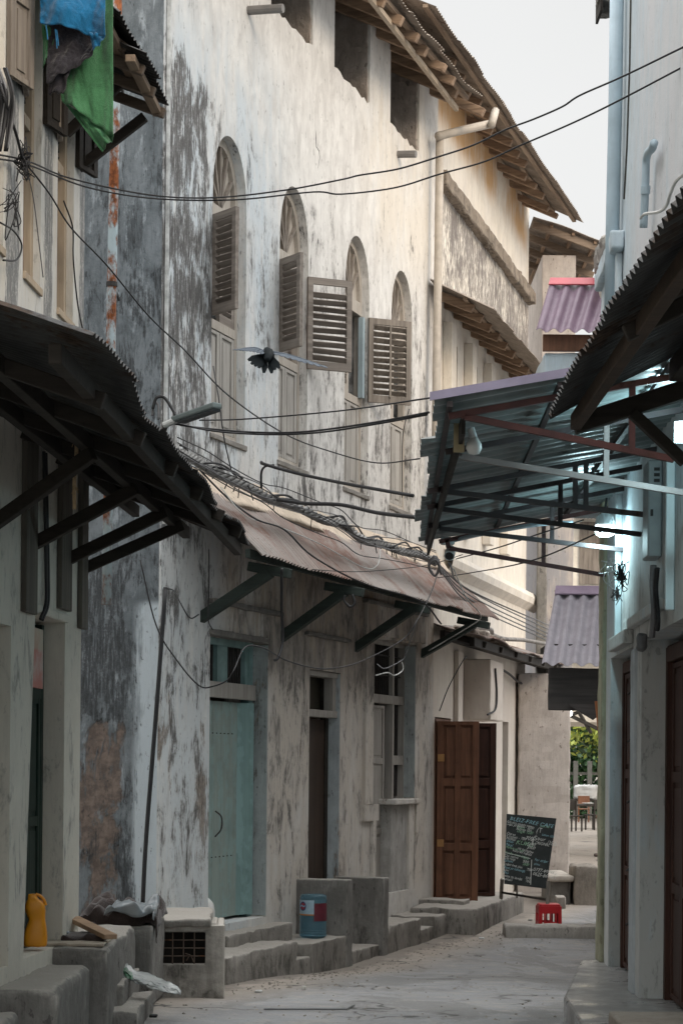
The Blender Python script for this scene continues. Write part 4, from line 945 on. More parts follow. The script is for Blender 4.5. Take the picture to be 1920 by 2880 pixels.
# ---------------------------------------------- near awning (dark, serrated edge)
def toB(p): return B.inv @ Vector(p)
def bchild(mb): return mb.xf(B.inv)
a1 = bchild(MB().corr((.90, 3.4, 3.49), (.915, 9.0, 3.50), (1.88, 9.0, 4.02), (1.70, 3.4, 4.0), .076, .012, 8, .02, 70, fray=.05)).build('near_awning', SHEET_D, bh, smooth=True)
bchild(MB().beam((1.06, 3.4, 3.47), (1.06, 8.98, 3.48), .05, .07)).build('purlin', wood('brown_purlin', (.05,.033,.022), (.03,.02,.014), axis=1), a1, .006)
bchild(MB().beam((1.5, 3.4, 3.70), (1.52, 8.98, 3.72), .07, .10)).build('purlin', W_DARK, a1, .006)
for y in (4.2, 5.6, 7.0):
    bchild(MB().beam((1.0, y, 3.45), (1.9, y, 3.90), .04, .06)).build('rafter', W_DARK, a1, .006)
p, q = at(1612, 1196, 9.02), at(1935, 1092, 9.02)
bchild(MB().beam(p, q, .07, .085)).build('end_beam', W_DARK, a1, .006)
p, q = at(1775, 1160, 9.0), at(1925, 1300, 9.0)
bchild(MB().beam(p, q, .06, .05)).build('brace', W_DARK, a1, .006)
# ---------------------------------------------- steel framed awning beyond it
e0, e1 = at(1213, 1122, 9.6), at(1166, 1520, 15.75)
w0, w1 = at(1537, 1066, 9.6), None
zs0 = w0.z+(1.95-w0.x)*(w0.z-e0.z)/(w0.x-e0.x)
wn, wf = Vector((1.93, 9.6, zs0)), Vector((2.12, 15.75, e1.z+.32))
a2 = bchild(MB().corr(e0, e1, wf, wn, .20, .012, 4, .012, 71, fray=.09)).build('steel_awning', SHEET_T, bh, smooth=True)
dn = Vector((0, -.012, .0))
bchild(MB().extr([e0+dn+Vector((-.01, 0, -.012)), e0.lerp(wn, .99)+dn+Vector((0, 0, -.012)), e0.lerp(wn, .99)+dn+Vector((0, 0, .03)), e0+dn+Vector((-.01, 0, .03))], (0, -.012, 0))).build('end_flashing', LILAC, a2)
n_ = (e1-e0)
for t in (.06, .42, .78):
    a, b = e0.lerp(wn, t), e1.lerp(wf, t)
    dz = Vector((0, 0, -.04))
    bchild(MB().beam(a+dz, b+dz, .028, .028)).build('purlin', STEEL_K, a2)
# plywood strip under the eave
bchild(MB().extr([e0.lerp(wn, .11)+Vector((0, .3, -.05)), e1.lerp(wf, .06)+Vector((0, -.1, -.05)), e1.lerp(wf, .06)+Vector((0, -.1, -.15)), e0.lerp(wn, .11)+Vector((0, .3, -.15))], (.02, 0, 0))).build('eave_board', W_DARK, a2)
trs = (((1306, 1172), (1893, 1292), 9.75, STEEL_R, (1775,)), ((1292, 1284), (1935, 1388), 10.9, STEEL_W, (1703,)), ((1238, 1381), (1902, 1458), 12.4, STEEL_K, (1616, 1646)),
       ((1234, 1431), (1801, 1503), 13.2, STEEL_K, (1574,)), ((1234, 1486), (1792, 1551), 14.3, STEEL_K, (1551,)), ((1262, 1542), (1702, 1618), 15.5, STEEL_R, (1527,)))
for (u0, v0), (u1, v1), Y, mt, webs in trs:
    p, q = at(u0, v0, Y), at(u1, v1, Y)
    th = .032
    k = (Y-e0.y)/(e1.y-e0.y); ea, wa = e0.lerp(e1, k), wn.lerp(wf, k)
    zt = lambda x: ea.z+(wa.z-ea.z)*(x-ea.x)/(wa.x-ea.x)-.075
    mb = MB().beam(p, q, th, th)
    tr_ = bchild(mb).build('truss', mt, a2)
    bchild(MB().beam((p.x-.08, Y, zt(p.x-.08)), (wa.x-.02, Y, zt(wa.x-.02)), th, th)).build('top_chord', mt if mt is not STEEL_W else STEEL_K, tr_)
    for u in webs:
        t = (u-u0)/(u1-u0); c = p.lerp(q, t)
        bchild(MB().beam(c, (c.x, Y, zt(c.x)), th*.95, th*.95, up=(0, 1, 0))).build('web', mt, tr_)
    bchild(MB().beam(p, (p.x-.02, Y, zt(p.x)), th, th, up=(0, 1, 0))).build('web', mt, tr_)
# upright post of the frame at the wall
bchild(MB().beam(at(1761, 1560, 14.6), at(1761, 1385, 14.6), .035, .035, up=(0, 1, 0))).build('upright', STEEL_K, a2)
# ---------------------------------------------- lamps under it
GLASS_W = plain('opal_glass', (.62,.62,.6), .25, .08)
WHITE_P = plain('white_plastic', (.58,.60,.60), .4, .15)
o = at(1332, 1262, 10.2)
t = thing('light_bulb', 'unlit white bulb in a holder under the eave of the steel awning', 'lamp', loc=at(1322, 1205, 10.2))
of = o-at(1322, 1205, 10.2)
MB().lathe([(.004, -.045), (.028, -.038), (.042, -.012), (.040, .012), (.026, .035), (.018, .05)], of+Vector((0, 0, .012)), 16).build('globe', GLASS_W, t, smooth=True)
MB().tube([of+Vector((0, 0, .05)), Vector((0, 0, .0))], .021, 12).build('holder', WHITE_P, t)
MB().box(-.085, -.03, .02, .04, -.12, .03).build('backing_board', wood('pale_plywood', (.30,.25,.15), (.24,.2,.12), axis=2), t)
def lit(u, v, Y, col, en, glow, label, r, name='lit_lamp'):
    p = at(u, v, Y); t = thing(name, label, 'lamp', loc=p); return t, p
t, p = lit(1700, 1478, 14.2, None, 0, 0, 'lit white bulb with a finned collar hanging by the wall under the steel awning', 0)
MB().lathe([(.004, -.082), (.045, -.078), (.068, -.062), (.074, -.03), (.072, .0)], (0, 0, 0), 20).build('globe', emit('cold_bulb_glow', (.80, .95, 1.0), 4.5), t, smooth=True)
MB().lathe([(.072, .001), (.070, .03), (.055, .07), (.03, .085), (.02, .12)], (0, 0, 0), 20).build('collar', WHITE_P, t, smooth=True)
for k in range(14):
    a_ = k*6.283/14; MB().beam((.070*math.cos(a_), .070*math.sin(a_), .004), (.058*math.cos(a_), .058*math.sin(a_), .068), .008, .006).build('fin', WHITE_P, t)
MB().tube([(0, 0, .12), (.01, .0, .2)], .008, 6).build('flex', CABLE, t)
def plight(p, col, e, r):
    l = bpy.data.lights.new('bulb_light', 'POINT'); l.energy = e; l.color = col; l.shadow_soft_size = r
    o = bpy.data.objects.new('bulb_light', l); COL.objects.link(o); o.location = p
plight(p+Vector((-.03, -.02, -.13)), (.62, .93, 1.0), 10, .05)
t, p = lit(1918, 1213, 10.6, None, 0, 0, 'lit white lamp panel at the right edge below the dark awning', 0)
MB().rbox(-.035, .09, -.02, .02, -.06, .055, .03, .002, .018, 3).build('panel', emit('cold_panel_glow', (.85, .96, 1.0), 4.5), t, smooth=True)
MB().box(-.04, .095, .021, .05, -.06, .06).build('housing', WHITE_P, t, .006)
MB().tube([(.03, .03, .06), (.03, .03, .25)], .01, 6).build('stem', CABLE, t)
plight(p+Vector((-.06, -.1, -.03)), (.62, .93, 1.0), 9, .06)
p = at(1258, 1525, 15.6)
t = thing('spot_camera', 'small white spotlight with a dark lens hung from the far eave of the steel awning', 'lamp', loc=p)
MB().rbox(-.055, .055, -.03, .03, -.02, .04, .03, .001, .01, 1).build('junction_box', WHITE_P, t)
MB().tube([(.0, 0, -.02), (.01, -.01, -.06)], .018, 8).tube([(.03, .05, -.055), (.012, -.05, -.115)], .042, 14).build('barrel', WHITE_P, t)
MB().tube([(.0125, -.05, -.114), (.011, -.056, -.118)], .034, 14).build('lens', plain('dark_lens', (.02,.02,.02), .15), t)
# ================================================================ house behind the blue one (mostly hidden): purple sheet hoods
rh = thing('rear_house', 'hidden house behind the blue one, showing two purple corrugated hoods', 'house', loc=(2.5, 18.2, 0))
o_ = Vector((2.5, 18.2, 0))
MB().box(.16, 6, .1, 1.5, -.1, 7.0).build('wall', P_B, rh)
MB().box(1.14, 7, 1.7, 8.2, -.3, 6.6).build('sun_block_wing', P_E, rh)  # unseen block, added to keep the sun off the far lower walls
def hood(name, tl, tr, bl, br, Yr, Ye, mat, ridge, seed):
    a, b = at(*tl, Yr)-o_, at(*tr, Yr)-o_; c, d_ = at(*bl, Ye)-o_, at(*br, Ye)-o_
    b.x += .5; d_.x += .5
    h = MB().corr(c, d_, b, a, .13, .022, 6, .008, seed, fray=.01).build(name, mat, rh, smooth=True)
    dn = (c-a).normalized(); up = Vector((0, -.35, .93)).normalized()
    MB().extr([a+up*.035-dn*.03, b+up*.035-dn*.03, b+up*.035+dn*.10, a+up*.035+dn*.10], -up*.012).build('ridge_flashing', ridge, h)
    return h, a, b, c, d_
h, a, b, c, d_ = hood('lower_hood', (1561, 1662), (1700, 1662), (1522, 1868), (1692, 1866), 18.2, 17.35, SHEET_P, plain('mauve_flashing', (.25,.19,.25), .5), 81)
FAS = wood('sooty_fascia', (.075,.065,.062), (.04,.036,.035), axis=0, dirt=.4)
MB().rbox(at(1543, 1900, 17.5).x-2.5, .8, -.66, -.60, 2.40, c.z-.02, .1, .006, .012, 4).build('fascia', FAS, h)
fr_ = MB().prism([(at(1598, 1930, 17.45).x-2.5, 2.46)]+jag((at(1598, 1930, 17.45).x-2.5, 2.40), (.5, 2.22), 9, .05, 3)[1:]+[(.5, 2.46)], -.70, -.68).build('torn_board', FAS, h)
MB().box(at(1543, 1900, 17.5).x-2.5, .8, -.60, .1, 2.95, 3.0).build('ceiling', W_DARK, h)
h, a, b, c, d_ = hood('upper_hood', (1545, 795), (1700, 795), (1506, 930), (1650, 930), 18.6, 17.9, SHEET_PR, RED_R, 82)
MB().box(at(1528, 950, 17.95).x-2.5, .3, -.2, -.15, c.z-.16, c.z-.01).build('fascia', W_BROWN, h)
x0 = at(1532, 1000, 18).x-2.5
MB().rbox(x0, .3, -.16, 1.1, 4.35, c.z-.17, .12, .006, .02, 3).build('oriel', P_B, rh)
MB().rbox(x0-.03, .2, -.20, -.14, c.z-.48, c.z-.38, .1, .01, .02, 4).build('oriel_moulding', plaster('flaking_moulding', (.5,.56,.6), (.33,.36,.38), streak=.05, bstr=.8), rh)
MB().rbox(-.14, .5, -.1, .5, 6.55, 6.85, .08, .02, .06, 6).build('eave_stone', CONC, rh)
MB().rbox(-.10, .5, -.1, .5, 6.25, 6.55, .08, .02, .04, 7).build('eave_stone', P_FAR, rh)
et = thing('roof_edge', 'broken grey eave end sticking out at the top of the blue house', 'eave', loc=at(1712, 0, 15.6))
MB().rbox(-.07, .3, 0, .4, .0, .5, .06, .02, .03, 8).build('eave_block', CONC_D, et); MB().box(-.07, -.05, .0, .3, -.08, .1).box(.055, .075, 0, .3, -.21, .1).build('hanging_lath', W_DARK, et)
# orange plank leaning in the passage
p0, p1 = at(1672, 1972, 16.6), at(1688, 2124, 16.6)
mb = MB().extr([p0, at(1712, 1970, 16.6), at(1704, 2124, 16.6), p1], (0, .03, 0))
setp(mb.build('board', plain('orange_board_paint', (.36,.125,.045), .7, .3, 5)), 'orange board fixed beside the passage at the end of the blue house', 'board')
# ================================================================ masonry steps and benches along the old house
def mstep(name, label, cat, u0, u1, off0, off1, ztop, mat=None, seed=0, z0=-.06, rnd=.02, amp=.016, s=None, group=None):
    s0, s1 = (M.s_(u0, 2600, off1), M.s_(u1, 2600, off1)) if s is None else s
    o = MB().rbox(s0, s1, -off1, -off0, z0, ztop, .09, amp, rnd, seed).build(name, mat or CONC, smooth=True)
    o.matrix_world = M.m
    return setp(o, label, cat, group)
OF = .58
S = lambda u, off=OF: M.s_(u, 2640, off)
zq = lambda u, v: M.q(u, v, OF).z
def st(name, label, cat, s0, s1, z, seed, mat=None, off0=-.02, off1=OF, **k): return mstep(name, label, cat, 0, 0, off0, off1, z, mat, seed, -.5, s=(s0, s1), **k)
st('door_landing', 'worn concrete landing in front of the turquoise door', 'step', S(641), S(836), zq(738, 2670), 1)
st('door_step', 'low inner step right under the turquoise door', 'step', -.02, 1.70, .225, 2, None, -.25, .22, rnd=.02)
st('foot_step', 'small low step in the notch between the landing and the bottle platform', 'step', S(836), S(880), zq(858, 2694), 3, None, .2, OF-.02)
st('platform', 'concrete platform carrying the big plastic water bottle', 'step', S(880), S(975), zq(925, 2644), 4)
st('bench_end_wall', 'upright concrete slab beside the big water bottle', 'low wall', S(973), S(990), zq(985, 2474), 5, CONC_D, rnd=.02, amp=.006, off1=OF+.01)
st('foot_step', 'low chipped step between the two upright concrete slabs', 'step', S(991), S(1076), zq(1030, 2668), 6, None, .0, OF-.04)
st('bench_end_wall', 'upright concrete slab further up the street, left of the cream door', 'low wall', S(1076), S(1090), zq(1086, 2468), 7, CONC_D, rnd=.02, amp=.006, off1=OF+.01)
st('platform', 'concrete platform just past the two upright slabs', 'step', S(1091), S(1184), zq(1135, 2594), 8)
st('foot_step', 'small low step between the platform past the slabs and the corner platform', 'step', S(1184), S(1223), zq(1204, 2609), 9, None, .2, OF-.02)
st('platform', 'concrete platform at the corner of the old house', 'step', S(1223), S(1296), zq(1258, 2570), 10)
st('platform', 'raised concrete block beside the brown double door', 'step', S(1296)+.01, S(1315), zq(1305, 2530), 11, off1=OF+.02)
lg = MB().rbox(-1.25, 2.2, -.86, .0, -.5, .095, .10, .012, .03, 12).build('door_ledge', CONC, smooth=True); lg.matrix_world = N.m
setp(lg, 'long low concrete ledge running past the brown door towards the chalkboard', 'step')
# grille block and cloth-covered bench in front of the gable
gb = MB().rbox(-.30, .30, 0, 1.5, -.06, .62, .09, .012, .05, 13)
GX = at(535, 2800, 16.6).x
gbo = thing('grille_bench', 'concrete bench with a square iron grille in its front', 'bench', loc=(at(535, 2800, 16.6).x, 16.6, 0), rz=R(3))
hx0, hx1, hz0, hz1 = at(455, 2700, 16.6).x-GX, at(577, 2700, 16.6).x-GX, at(500, 2712, 16.6).z, at(500, 2622, 16.6).z
BX0, BX1, BZ = at(440, 2700, 16.6).x-GX, at(632, 2700, 16.6).x-GX, at(500, 2602, 16.6).z
fr_ = MB().prism(rect(BX0, BX1, -.3, BZ), 0, .10, [rect(hx0, hx1, hz0, hz1)])
fr_.build('front_wall', CONC, gbo, .012)
MB().rbox(-.30, .34, .10, 1.6, -.06, .58, .09, .010, .03, 13).build('body', CONC, gbo, smooth=True) if False else MB().box(.22, BX1-.01, .1, 1.0, -.3, BZ-.01).box(BX0+.01, .22, .5, 1.2, -.3, BZ-.02).build('body', CONC, gbo, .02)
MB().rbox(BX0-.02, BX1-.12, -.03, 1.3, BZ-.015, BZ+.055, .09, .010, .02, 14).build('top_slab', CONC, gbo, smooth=True)
gr = MB()
for i in range(1, 4): gr.tube([(hx0+(hx1-hx0)*i/4, .03, hz0), (hx0+(hx1-hx0)*i/4, .03, hz1)], .006, 5)
for i in range(1, 4): gr.tube([(hx0, .036, hz0+(hz1-hz0)*i/4), (hx1, .036, hz0+(hz1-hz0)*i/4)], .006, 5)
gr.tube([(hx0+.21, .03, hz0+.03), (hx0+.24, .02, hz0+.08), (hx0+.20, .02, hz0+.09)], .006, 5).tube([(hx0+.27, .03, hz0+.02), (hx0+.25, .02, hz0+.07)], .006, 5)
gr.build('grille', metal_sheet('rusted_grille', (.12,.09,.07), (.07,.05,.04), amt=.6), gbo)
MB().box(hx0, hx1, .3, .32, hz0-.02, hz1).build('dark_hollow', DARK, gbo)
ba = at(360, 2700, 15.6)
o = MB().rbox(-2.35, at(430, 2700, 15.6).x, 15.6, 16.6, -.06, .60, .09, .014, .03, 15).build('block_bench', CONC_D, smooth=True)
setp(o, 'dark concrete block under the crumpled brown cloth', 'bench')
# blanket and plastic sheet
BR = fabric('brown_blanket', (.045,.032,.029), (.03,.022,.02))
def drape(name, x0, x1, y0, y1, z, mat, label, cat, hang=.0, seed=0, lump=.05, nu=34, nv=26, rim=.0):
    def fn(u, v):
        x = x0+(x1-x0)*u; y = y0+(y1-y0)*v
        p = Vector((x*4.5, y*4.5, seed))
        h = lump*abs(mn.noise(p))*1.7+lump*.5*mn.noise(p*2.7)+lump*.35
        e = min(u, 1-u, v, 1-v)
        h *= min(1, e*6+.25)
        zz = z+h
        if hang:
            if v < .16: zz -= hang*(.16-v)/.16*(.55+.45*math.sin(u*9+seed)); y = y0+(y1-y0)*.16-.015-.02*math.sin(u*14)
            if u > .90: zz -= hang*1.2*(u-.90)/.1*max(0, 1-v*1.4); x = x0+(x1-x0)*.90+.012
        return Vector((x+.02*mn.noise(p*1.3), y+.02*mn.noise(p*1.7+Vector((9, 0, 0))), zz))
    o = MB().grid(fn, nu, nv).build(name, mat, smooth=True); md = o.modifiers.new('thick', 'SOLIDIFY'); md.thickness = .006
    return setp(o, label, cat)
drape('blanket', -2.10, at(458, 2600, 15.6).x, 15.52, 16.5, .605, BR, 'crumpled dark brown cloth draped over the concrete block', 'cloth', .10, 4, .14)
PLS = plain('grey_plastic_film', (.21,.235,.25), .28, .15, 5, spec=.5)
drape('plastic_sheet', at(305, 2550, 15.8).x, at(452, 2560, 15.8).x, 15.50, 16.1, .70, PLS, 'crumpled grey plastic sheet lying on the brown cloth', 'sheet', .05, 9, .09)
# steps and platform of the cream house
def wblock(name, x0, x1, y0, y1, z1, label, mat=None, seed=0, rnd=.03, amp=.014, cat='step', z0=-.45):
    return setp(MB().rbox(x0, x1, y0, y1, z0, z1, .09, amp, rnd, seed).build(name, mat or CONC, smooth=True), label, cat)
wblock('door_platform', -3.2, -1.625, 13.72, 15.55, .60, 'tall concrete platform under the orange jug at the cream house door', CONC_D, 21)
setp(MB().rbox(-2.28, -1.66, 13.76, 14.5, .602, .622, .06, .004, .006, 22).build('paving_slab', plaster('pale_worn_slab', (.40,.35,.28), (.32,.28,.225), speck=.3, bstr=.6), smooth=True), 'thin pale paving slab on the platform under the orange jug', 'slab')
wblock('lower_step', -3.2, at(216, 2740, 13.0).x, 12.1, 13.7, .49, 'lower concrete step in the bottom left corner', CONC_D, 23, .05)
wblock('lowest_step', -3.2, at(22, 2860, 11.6).x, 10.6, 12.05, .36, 'lowest concrete step cut by the bottom left corner', CONC_D, 24, .05)
wblock('side_step', -1.9, at(386, 2739, 15.3).x, 14.35, 15.5, .27, 'upper side step beside the tall platform', CONC_D, 25, .02)
wblock('side_step', -1.9, at(440, 2838, 15.2).x-.03, 14.05, 15.2, .12, 'lower side step beside the tall platform', CONC_D, 26, .02)
# ledge of the blue house
g = G('polished_cement'); n1 = g.noise(3, detail=6, rough=.65); n2 = g.noise(30, detail=3)
POL = g.out(g.mix(g.ss(n1, .3, .7), (.30,.29,.285), (.20,.19,.185)), g.ss(n1, .35, .6, .22, .55), g.bump(g.add(n1, g.mul(n2, .2)), .3, .01), spec=.5)
mb = MB()
LP_ = [(1.45, 6), (1.455, 11.7), (1.51, 13.2), (1.925, 15.65), (2.35, 15.85), (2.6, 6)]
mb.extr([(x, y, -.06) for x, y in LP_], (0, 0, .41))
setp(mb.build('house_ledge', POL, bevel=.02), 'smooth polished cement ledge along the foot of the blue house', 'step')
x0 = at(1708, 2831, 11.3).x
setp(MB().rbox(x0, 2.4, 10.65, 11.3, .352, .49, .08, .004, .02, 31).build('door_slab', plaster('brown_slab', (.33,.29,.25), (.27,.235,.20), speck=.3, bstr=.3), smooth=True), 'thick brownish slab on the polished ledge in the bottom right corner', 'slab')
# curb across the street, stone bench
wblock('cross_curb', at(1421, 2620, 24.4).x, 3.9, 24.4, 24.9, at(1550, 2605, 24.4).z, 'low concrete curb across the street in front of the red stool', plaster('pale_curb', (.40,.38,.35), (.30,.285,.26), speck=.6, bstr=.9, peel=-.03), 41)
RUB = plaster('rubble_wall', (.30,.27,.235), (.20,.18,.155), stain=(.07,.065,.055), streak=.0, speck=.6, peel=-.0, under=(.34,.29,.23), bstr=1.6)
bx0, bx1 = at(1615, 2500, 29.2).x, at(1682, 2500, 29.2).x
wblock('stone_bench', bx0, bx1, 29.2, 30.0, at(1650, 2436, 29.2).z, 'rough stone bench block closing the passage', RUB, 42, .04, .02, 'bench')

bn = thing('cement_bench', 'smooth cement bench beside the rough stone block under the chalkboard corner', 'bench', loc=(at(1540, 2450, 29.3).x, 29.3, -.2))
ox = at(1540, 2450, 29.3).x; zt_ = at(1580, 2463, 29.3).z+.2
MB().rbox(0, at(1614, 2450, 29.3).x-ox, -.05, 1.6, zt_-.09, zt_, .09, .008, .03, 43).build('bench_top', plaster('pale_bench', (.46,.42,.37), (.36,.33,.29), bstr=.3), bn, smooth=True)
MB().rbox(.05, at(1604, 2500, 29.3).x-ox, .05, 1.4, -.2, zt_-.08, .09, .01, .03, 44).build('support', CONC_D, bn, smooth=True)
wblock('stone_block', at(1563, 2530, 28.6).x, at(1590, 2530, 28.6).x, 28.6, 28.9, at(1575, 2522, 28.6).z, 'small square stone on the ground before the bench', CONC, 45, .02, .01, 'stone')
# ================================================================ small things
# orange jug, pinched in the middle
jo = L.w(-1.12, .068, .624)
jg = thing('orange_jug', 'dented bright orange plastic jug on the tall platform', 'jug', loc=jo, rz=R(8))
prof = [(0, .0, .075, .055), (0, .012, .083, .062), (0, .07, .083, .062), (.004, .13, .074, .055), (.012, .175, .058, .047), (.010, .20, .056, .046), (-.002, .245, .072, .055), (-.004, .29, .071, .054), (-.010, .318, .050, .044), (-.020, .334, .034, .030), (-.024, .352, .030, .028), (-.024, .368, .027, .026)]
vs = []; n = 28
for cx, z, a, b in prof:
    for k in range(n):
        t = 2*math.pi*k/n; e = .62
        vs.append((cx+a*math.copysign(abs(math.cos(t))**e, math.cos(t)), b*math.copysign(abs(math.sin(t))**e, math.sin(t)), z+.006*mn.noise((cx+math.cos(t)*2, math.sin(t)*2, z*9))))
m_ = len(prof)
ORG = plain('orange_plastic', (.72,.285,.014), .38, .1, 5, spec=.4)
MB().add(vs, [(i*n+k, i*n+(k+1)%n, (i+1)*n+(k+1)%n, (i+1)*n+k) for i in range(m_-1) for k in range(n)]+[tuple(range(n-1, -1, -1)), tuple((m_-1)*n+k for k in range(n))]).build('body', ORG, jg, smooth=True, sub=1)
MB().tube(spline([(.0, -.0, .362), (.03, 0, .352), (.058, 0, .32), (.070, 0, .285)], 5), .011, 8).build('handle', ORG, jg, smooth=True)
# plank and rag on the platform
p, q = at(206, 2612, 14.5), at(312, 2655, 13.9); p.z, q.z = .74, .66
WPL = wood('raw_split_plank', (.42,.28,.18), (.30,.20,.13), axis=0)
o = MB().beam(p, q, .10, .035).build('plank', WPL, bevel=.004); setp(o, 'short raw wooden plank propped on the tall platform', 'plank')
o = MB().rbox(p.x-.02, q.x-.06, 14.0, 14.35, .60, .665, .05, .02, .03, 52).build('rag', BR, smooth=True); setp(o, 'brown rag bundled under the raw plank', 'rag')
o = MB().rbox(at(182, 2640, 14.3).x, at(205, 2640, 14.3).x, 14.2, 14.3, .623, .67, .02, .02, .02, 53).build('scrap_bag', PLS, smooth=True); setp(o, 'small scrap of grey plastic beside the rag', 'bag')
# plastic bag with a green label hanging over the side steps
CLR = plain('clear_plastic_film', (.50,.53,.52), .25, .1, 6, spec=.5, Transmission_Weight=.45, Alpha=.92)
q4 = [at(322, 2700, 15.0), at(428, 2712, 15.3), at(512, 2792, 15.0), at(445, 2775, 14.9)]
def bag(u, v):
    a = q4[0].lerp(q4[1], u) if False else None
    t = u; c0 = at(318+t*110+max(0, t-.55)*185, 2704+t*t*84, 14.9-.1*t); c1 = at(322+t*126+max(0, t-.5)*120, 2738+t*58, 14.75-.1*t)
    p = c0.lerp(c1, v); k = mn.noise(Vector((u*5, v*4, 2)))*.05+mn.noise(Vector((u*13, v*9, 5)))*.03+mn.noise(Vector((u*27, v*20, 7)))*.014
    return p+Vector((0, -.04*math.sin(v*3.14)+k, k*.6))
o = MB().grid(bag, 60, 34).build('plastic_bag', CLR, smooth=True); md = o.modifiers.new('thick', 'SOLIDIFY'); md.thickness = .003
setp(o, 'crumpled clear plastic bag with a green print sliding off the side steps', 'bag')
lb_ = MB().grid(lambda u, v: bag(.06+u*.42, .25+v*.45)+Vector((0, -.016, .004)), 14, 8).build('green_print', plain('green_print_film', (.02,.10,.045), .3, .5, 30), smooth=True); lb_.parent = o
# white can behind the grille bench
wj = thing('white_jerrycan', 'white plastic can half hidden in the recess of the turquoise door', 'can', loc=M.w(.07, .08, .225))
MB().lathe([(.09, .0), (.10, .02), (.105, .22), (.09, .30), (.055, .34), (.03, .36), (.03, .39)], (0, 0, 0), 20).build('body', plain('milky_plastic', (.62,.62,.6), .35, .06), wj, smooth=True)
MB().lathe([(.035, .39), (.035, .415)], (0, 0, 0), 14).build('cap', plain('white_cap', (.55,.55,.55), .4), wj)
# big water bottle
bo = M.w(M.s_(880, 2628, .33), -.33, zq(925, 2644)+.004)
BS = 1.13
bt = thing('water_bottle', 'big clear blue plastic water bottle standing on the concrete platform', 'bottle', loc=bo)
pr = [(.085, 0), (.098, .012)]
z = .02
while z < .22: pr += [(.104, z), (.1035, z+.012), (.098, z+.016), (.104, z+.021)]; z += .024
pr += [(.105, .24), (.105, .38), (.099, .386), (.105, .395), (.098, .42), (.085, .43), (.0, .432)]
gB = G('blue_tinted_plastic'); 
BTL = gB.out((.30,.55,.68), .10, None, 0, .6, Transmission_Weight=.85, IOR=1.2)
MB().lathe(pr, (0, 0, 0), 28).build('body', BTL, bt, smooth=True)
bt.scale = (1.38, 1.38, 1.08)
def lab(t0, t1, z0, z1, r_=.1062):
    return MB().grid(lambda u, v: Vector((r_*math.cos(t0+(t1-t0)*u), r_*math.sin(t0+(t1-t0)*u), z0+(z1-z0)*v)), 16, 4)
lab(R(-165), R(-86), .235, .375).build('label_white', plain('pale_blue_label', (.36,.50,.60), .4, .2, 20), bt, smooth=True)
lab(R(-86), R(-10), .17, .345).build('label_red', plain('dark_red_label', (.13,.02,.035), .4, .3, 20), bt, smooth=True)
lab(R(-165), R(-86), .225, .238, .1066).build('label_stripe', plain('orange_stripe', (.5,.2,.05), .4), bt, smooth=True)
c_, s_ = math.cos(R(-135)), math.sin(R(-135)); e1_ = Vector((-s_, c_, 0)); cc = Vector((c_, s_, 0))*.1085+Vector((0, 0, .315))
def disc(r0, mat, nm, k): 
    pts = [cc+e1_*(r0*.72*math.cos(t*.3142))+Vector((c_, s_, 0))*(.001*k)+Vector((0, 0, r0*math.sin(t*.3142))) for t in range(20)]
    MB().extr(pts, Vector((c_, s_, 0))*.001).build(nm, mat, bt)
disc(.045, plain('navy_ink', (.02,.05,.16), .4), 'emblem_ring', 0); disc(.034, plain('red_ink', (.35,.04,.06), .4), 'emblem_disc', 1)
w_ = [cc+Vector((c_, s_, 0))*.0035+e1_*(x*.026)+Vector((0, 0, z_)) for x, z_ in ((-1, .004), (-.3, .014), (.3, .002), (1, .012), (1, .0), (.3, -.010), (-.3, .002), (-1, -.008))]
MB().extr(w_, Vector((c_, s_, 0))*.001).build('emblem_wave', plain('sky_ink', (.25,.5,.7), .4), bt)
# red stool
so_ = at(1541, 2600, 25.5)
st = thing('red_stool', 'small red plastic stool standing behind the low curb', 'stool', loc=(so_.x, 25.5, GZ(25.5)+.005), rz=R(4))
RED = plain('red_plastic', (.52,.022,.03), .35, .1, 5, spec=.4)
H_ = .315
sm = MB().rbox(-.135, .135, -.135, .135, H_-.045, H_, .03, .0, .02, 1)
sm.build('seat', RED, st, smooth=True)
def side(m):
    hs = [rect(-.075, -.05, .0, .0)]
    mb = MB().prism([(-.15, 0), (-.105, 0), (-.102, .19), (-.085, .19), (-.085, .0), (-.062, 0), (-.060, .055), (.060, .055), (.062, 0), (.085, 0), (.085, .19), (.102, .19), (.105, 0), (.15, 0), (.136, H_-.03), (-.136, H_-.03)], -.148, -.138, [rect(-.062, -.010, .085, .19), rect(.010, .062, .085, .19)])
    return mb.xf(m)
for k in range(4): side(Matrix.Rotation(k*math.pi/2, 4, 'Z') @ Matrix.Rotation(R(0), 4, 'X')).build('side_panel', RED, st, .004)
# chalkboard sign
cbT = [at(1423.6, 2288.8, 26.15), at(1563, 2301.6, 25.95), at(1533, 2495, 25.5), at(1416.7, 2484.5, 25.7)]
ex = (cbT[1]-cbT[0]).normalized(); nrm = ex.cross(cbT[3]-cbT[0]).normalized()
if nrm.y > 0: nrm = -nrm
ey = nrm.cross(ex).normalized()
if ey.z < 0: ey = -ey
O = cbT[3]
cm = Matrix(((ex.x, ey.x, nrm.x, O.x), (ex.y, ey.y, nrm.y, O.y), (ex.z, ey.z, nrm.z, O.z), (0, 0, 0, 1)))
cb = thing('chalkboard_sign', 'cafe chalkboard menu on a wooden easel beside the red stool', 'sign', cm)
ci = cm.inverted(); loc = [ci @ p for p in cbT]
g = G('blackboard_paint'); n1 = g.noise(5, detail=6, rough=.65)
BBD = g.out(g.mix(g.ss(n1, .4, .7), (.005,.009,.009), (.017,.022,.022)), .6, None, spec=.25)
MB().extr([(p.x, p.y, 0) for p in loc], (0, 0, -.018)).build('board', BBD, cb)
EAS = wood('grey_easel_wood', (.20,.185,.16), (.12,.11,.095), axis=1)
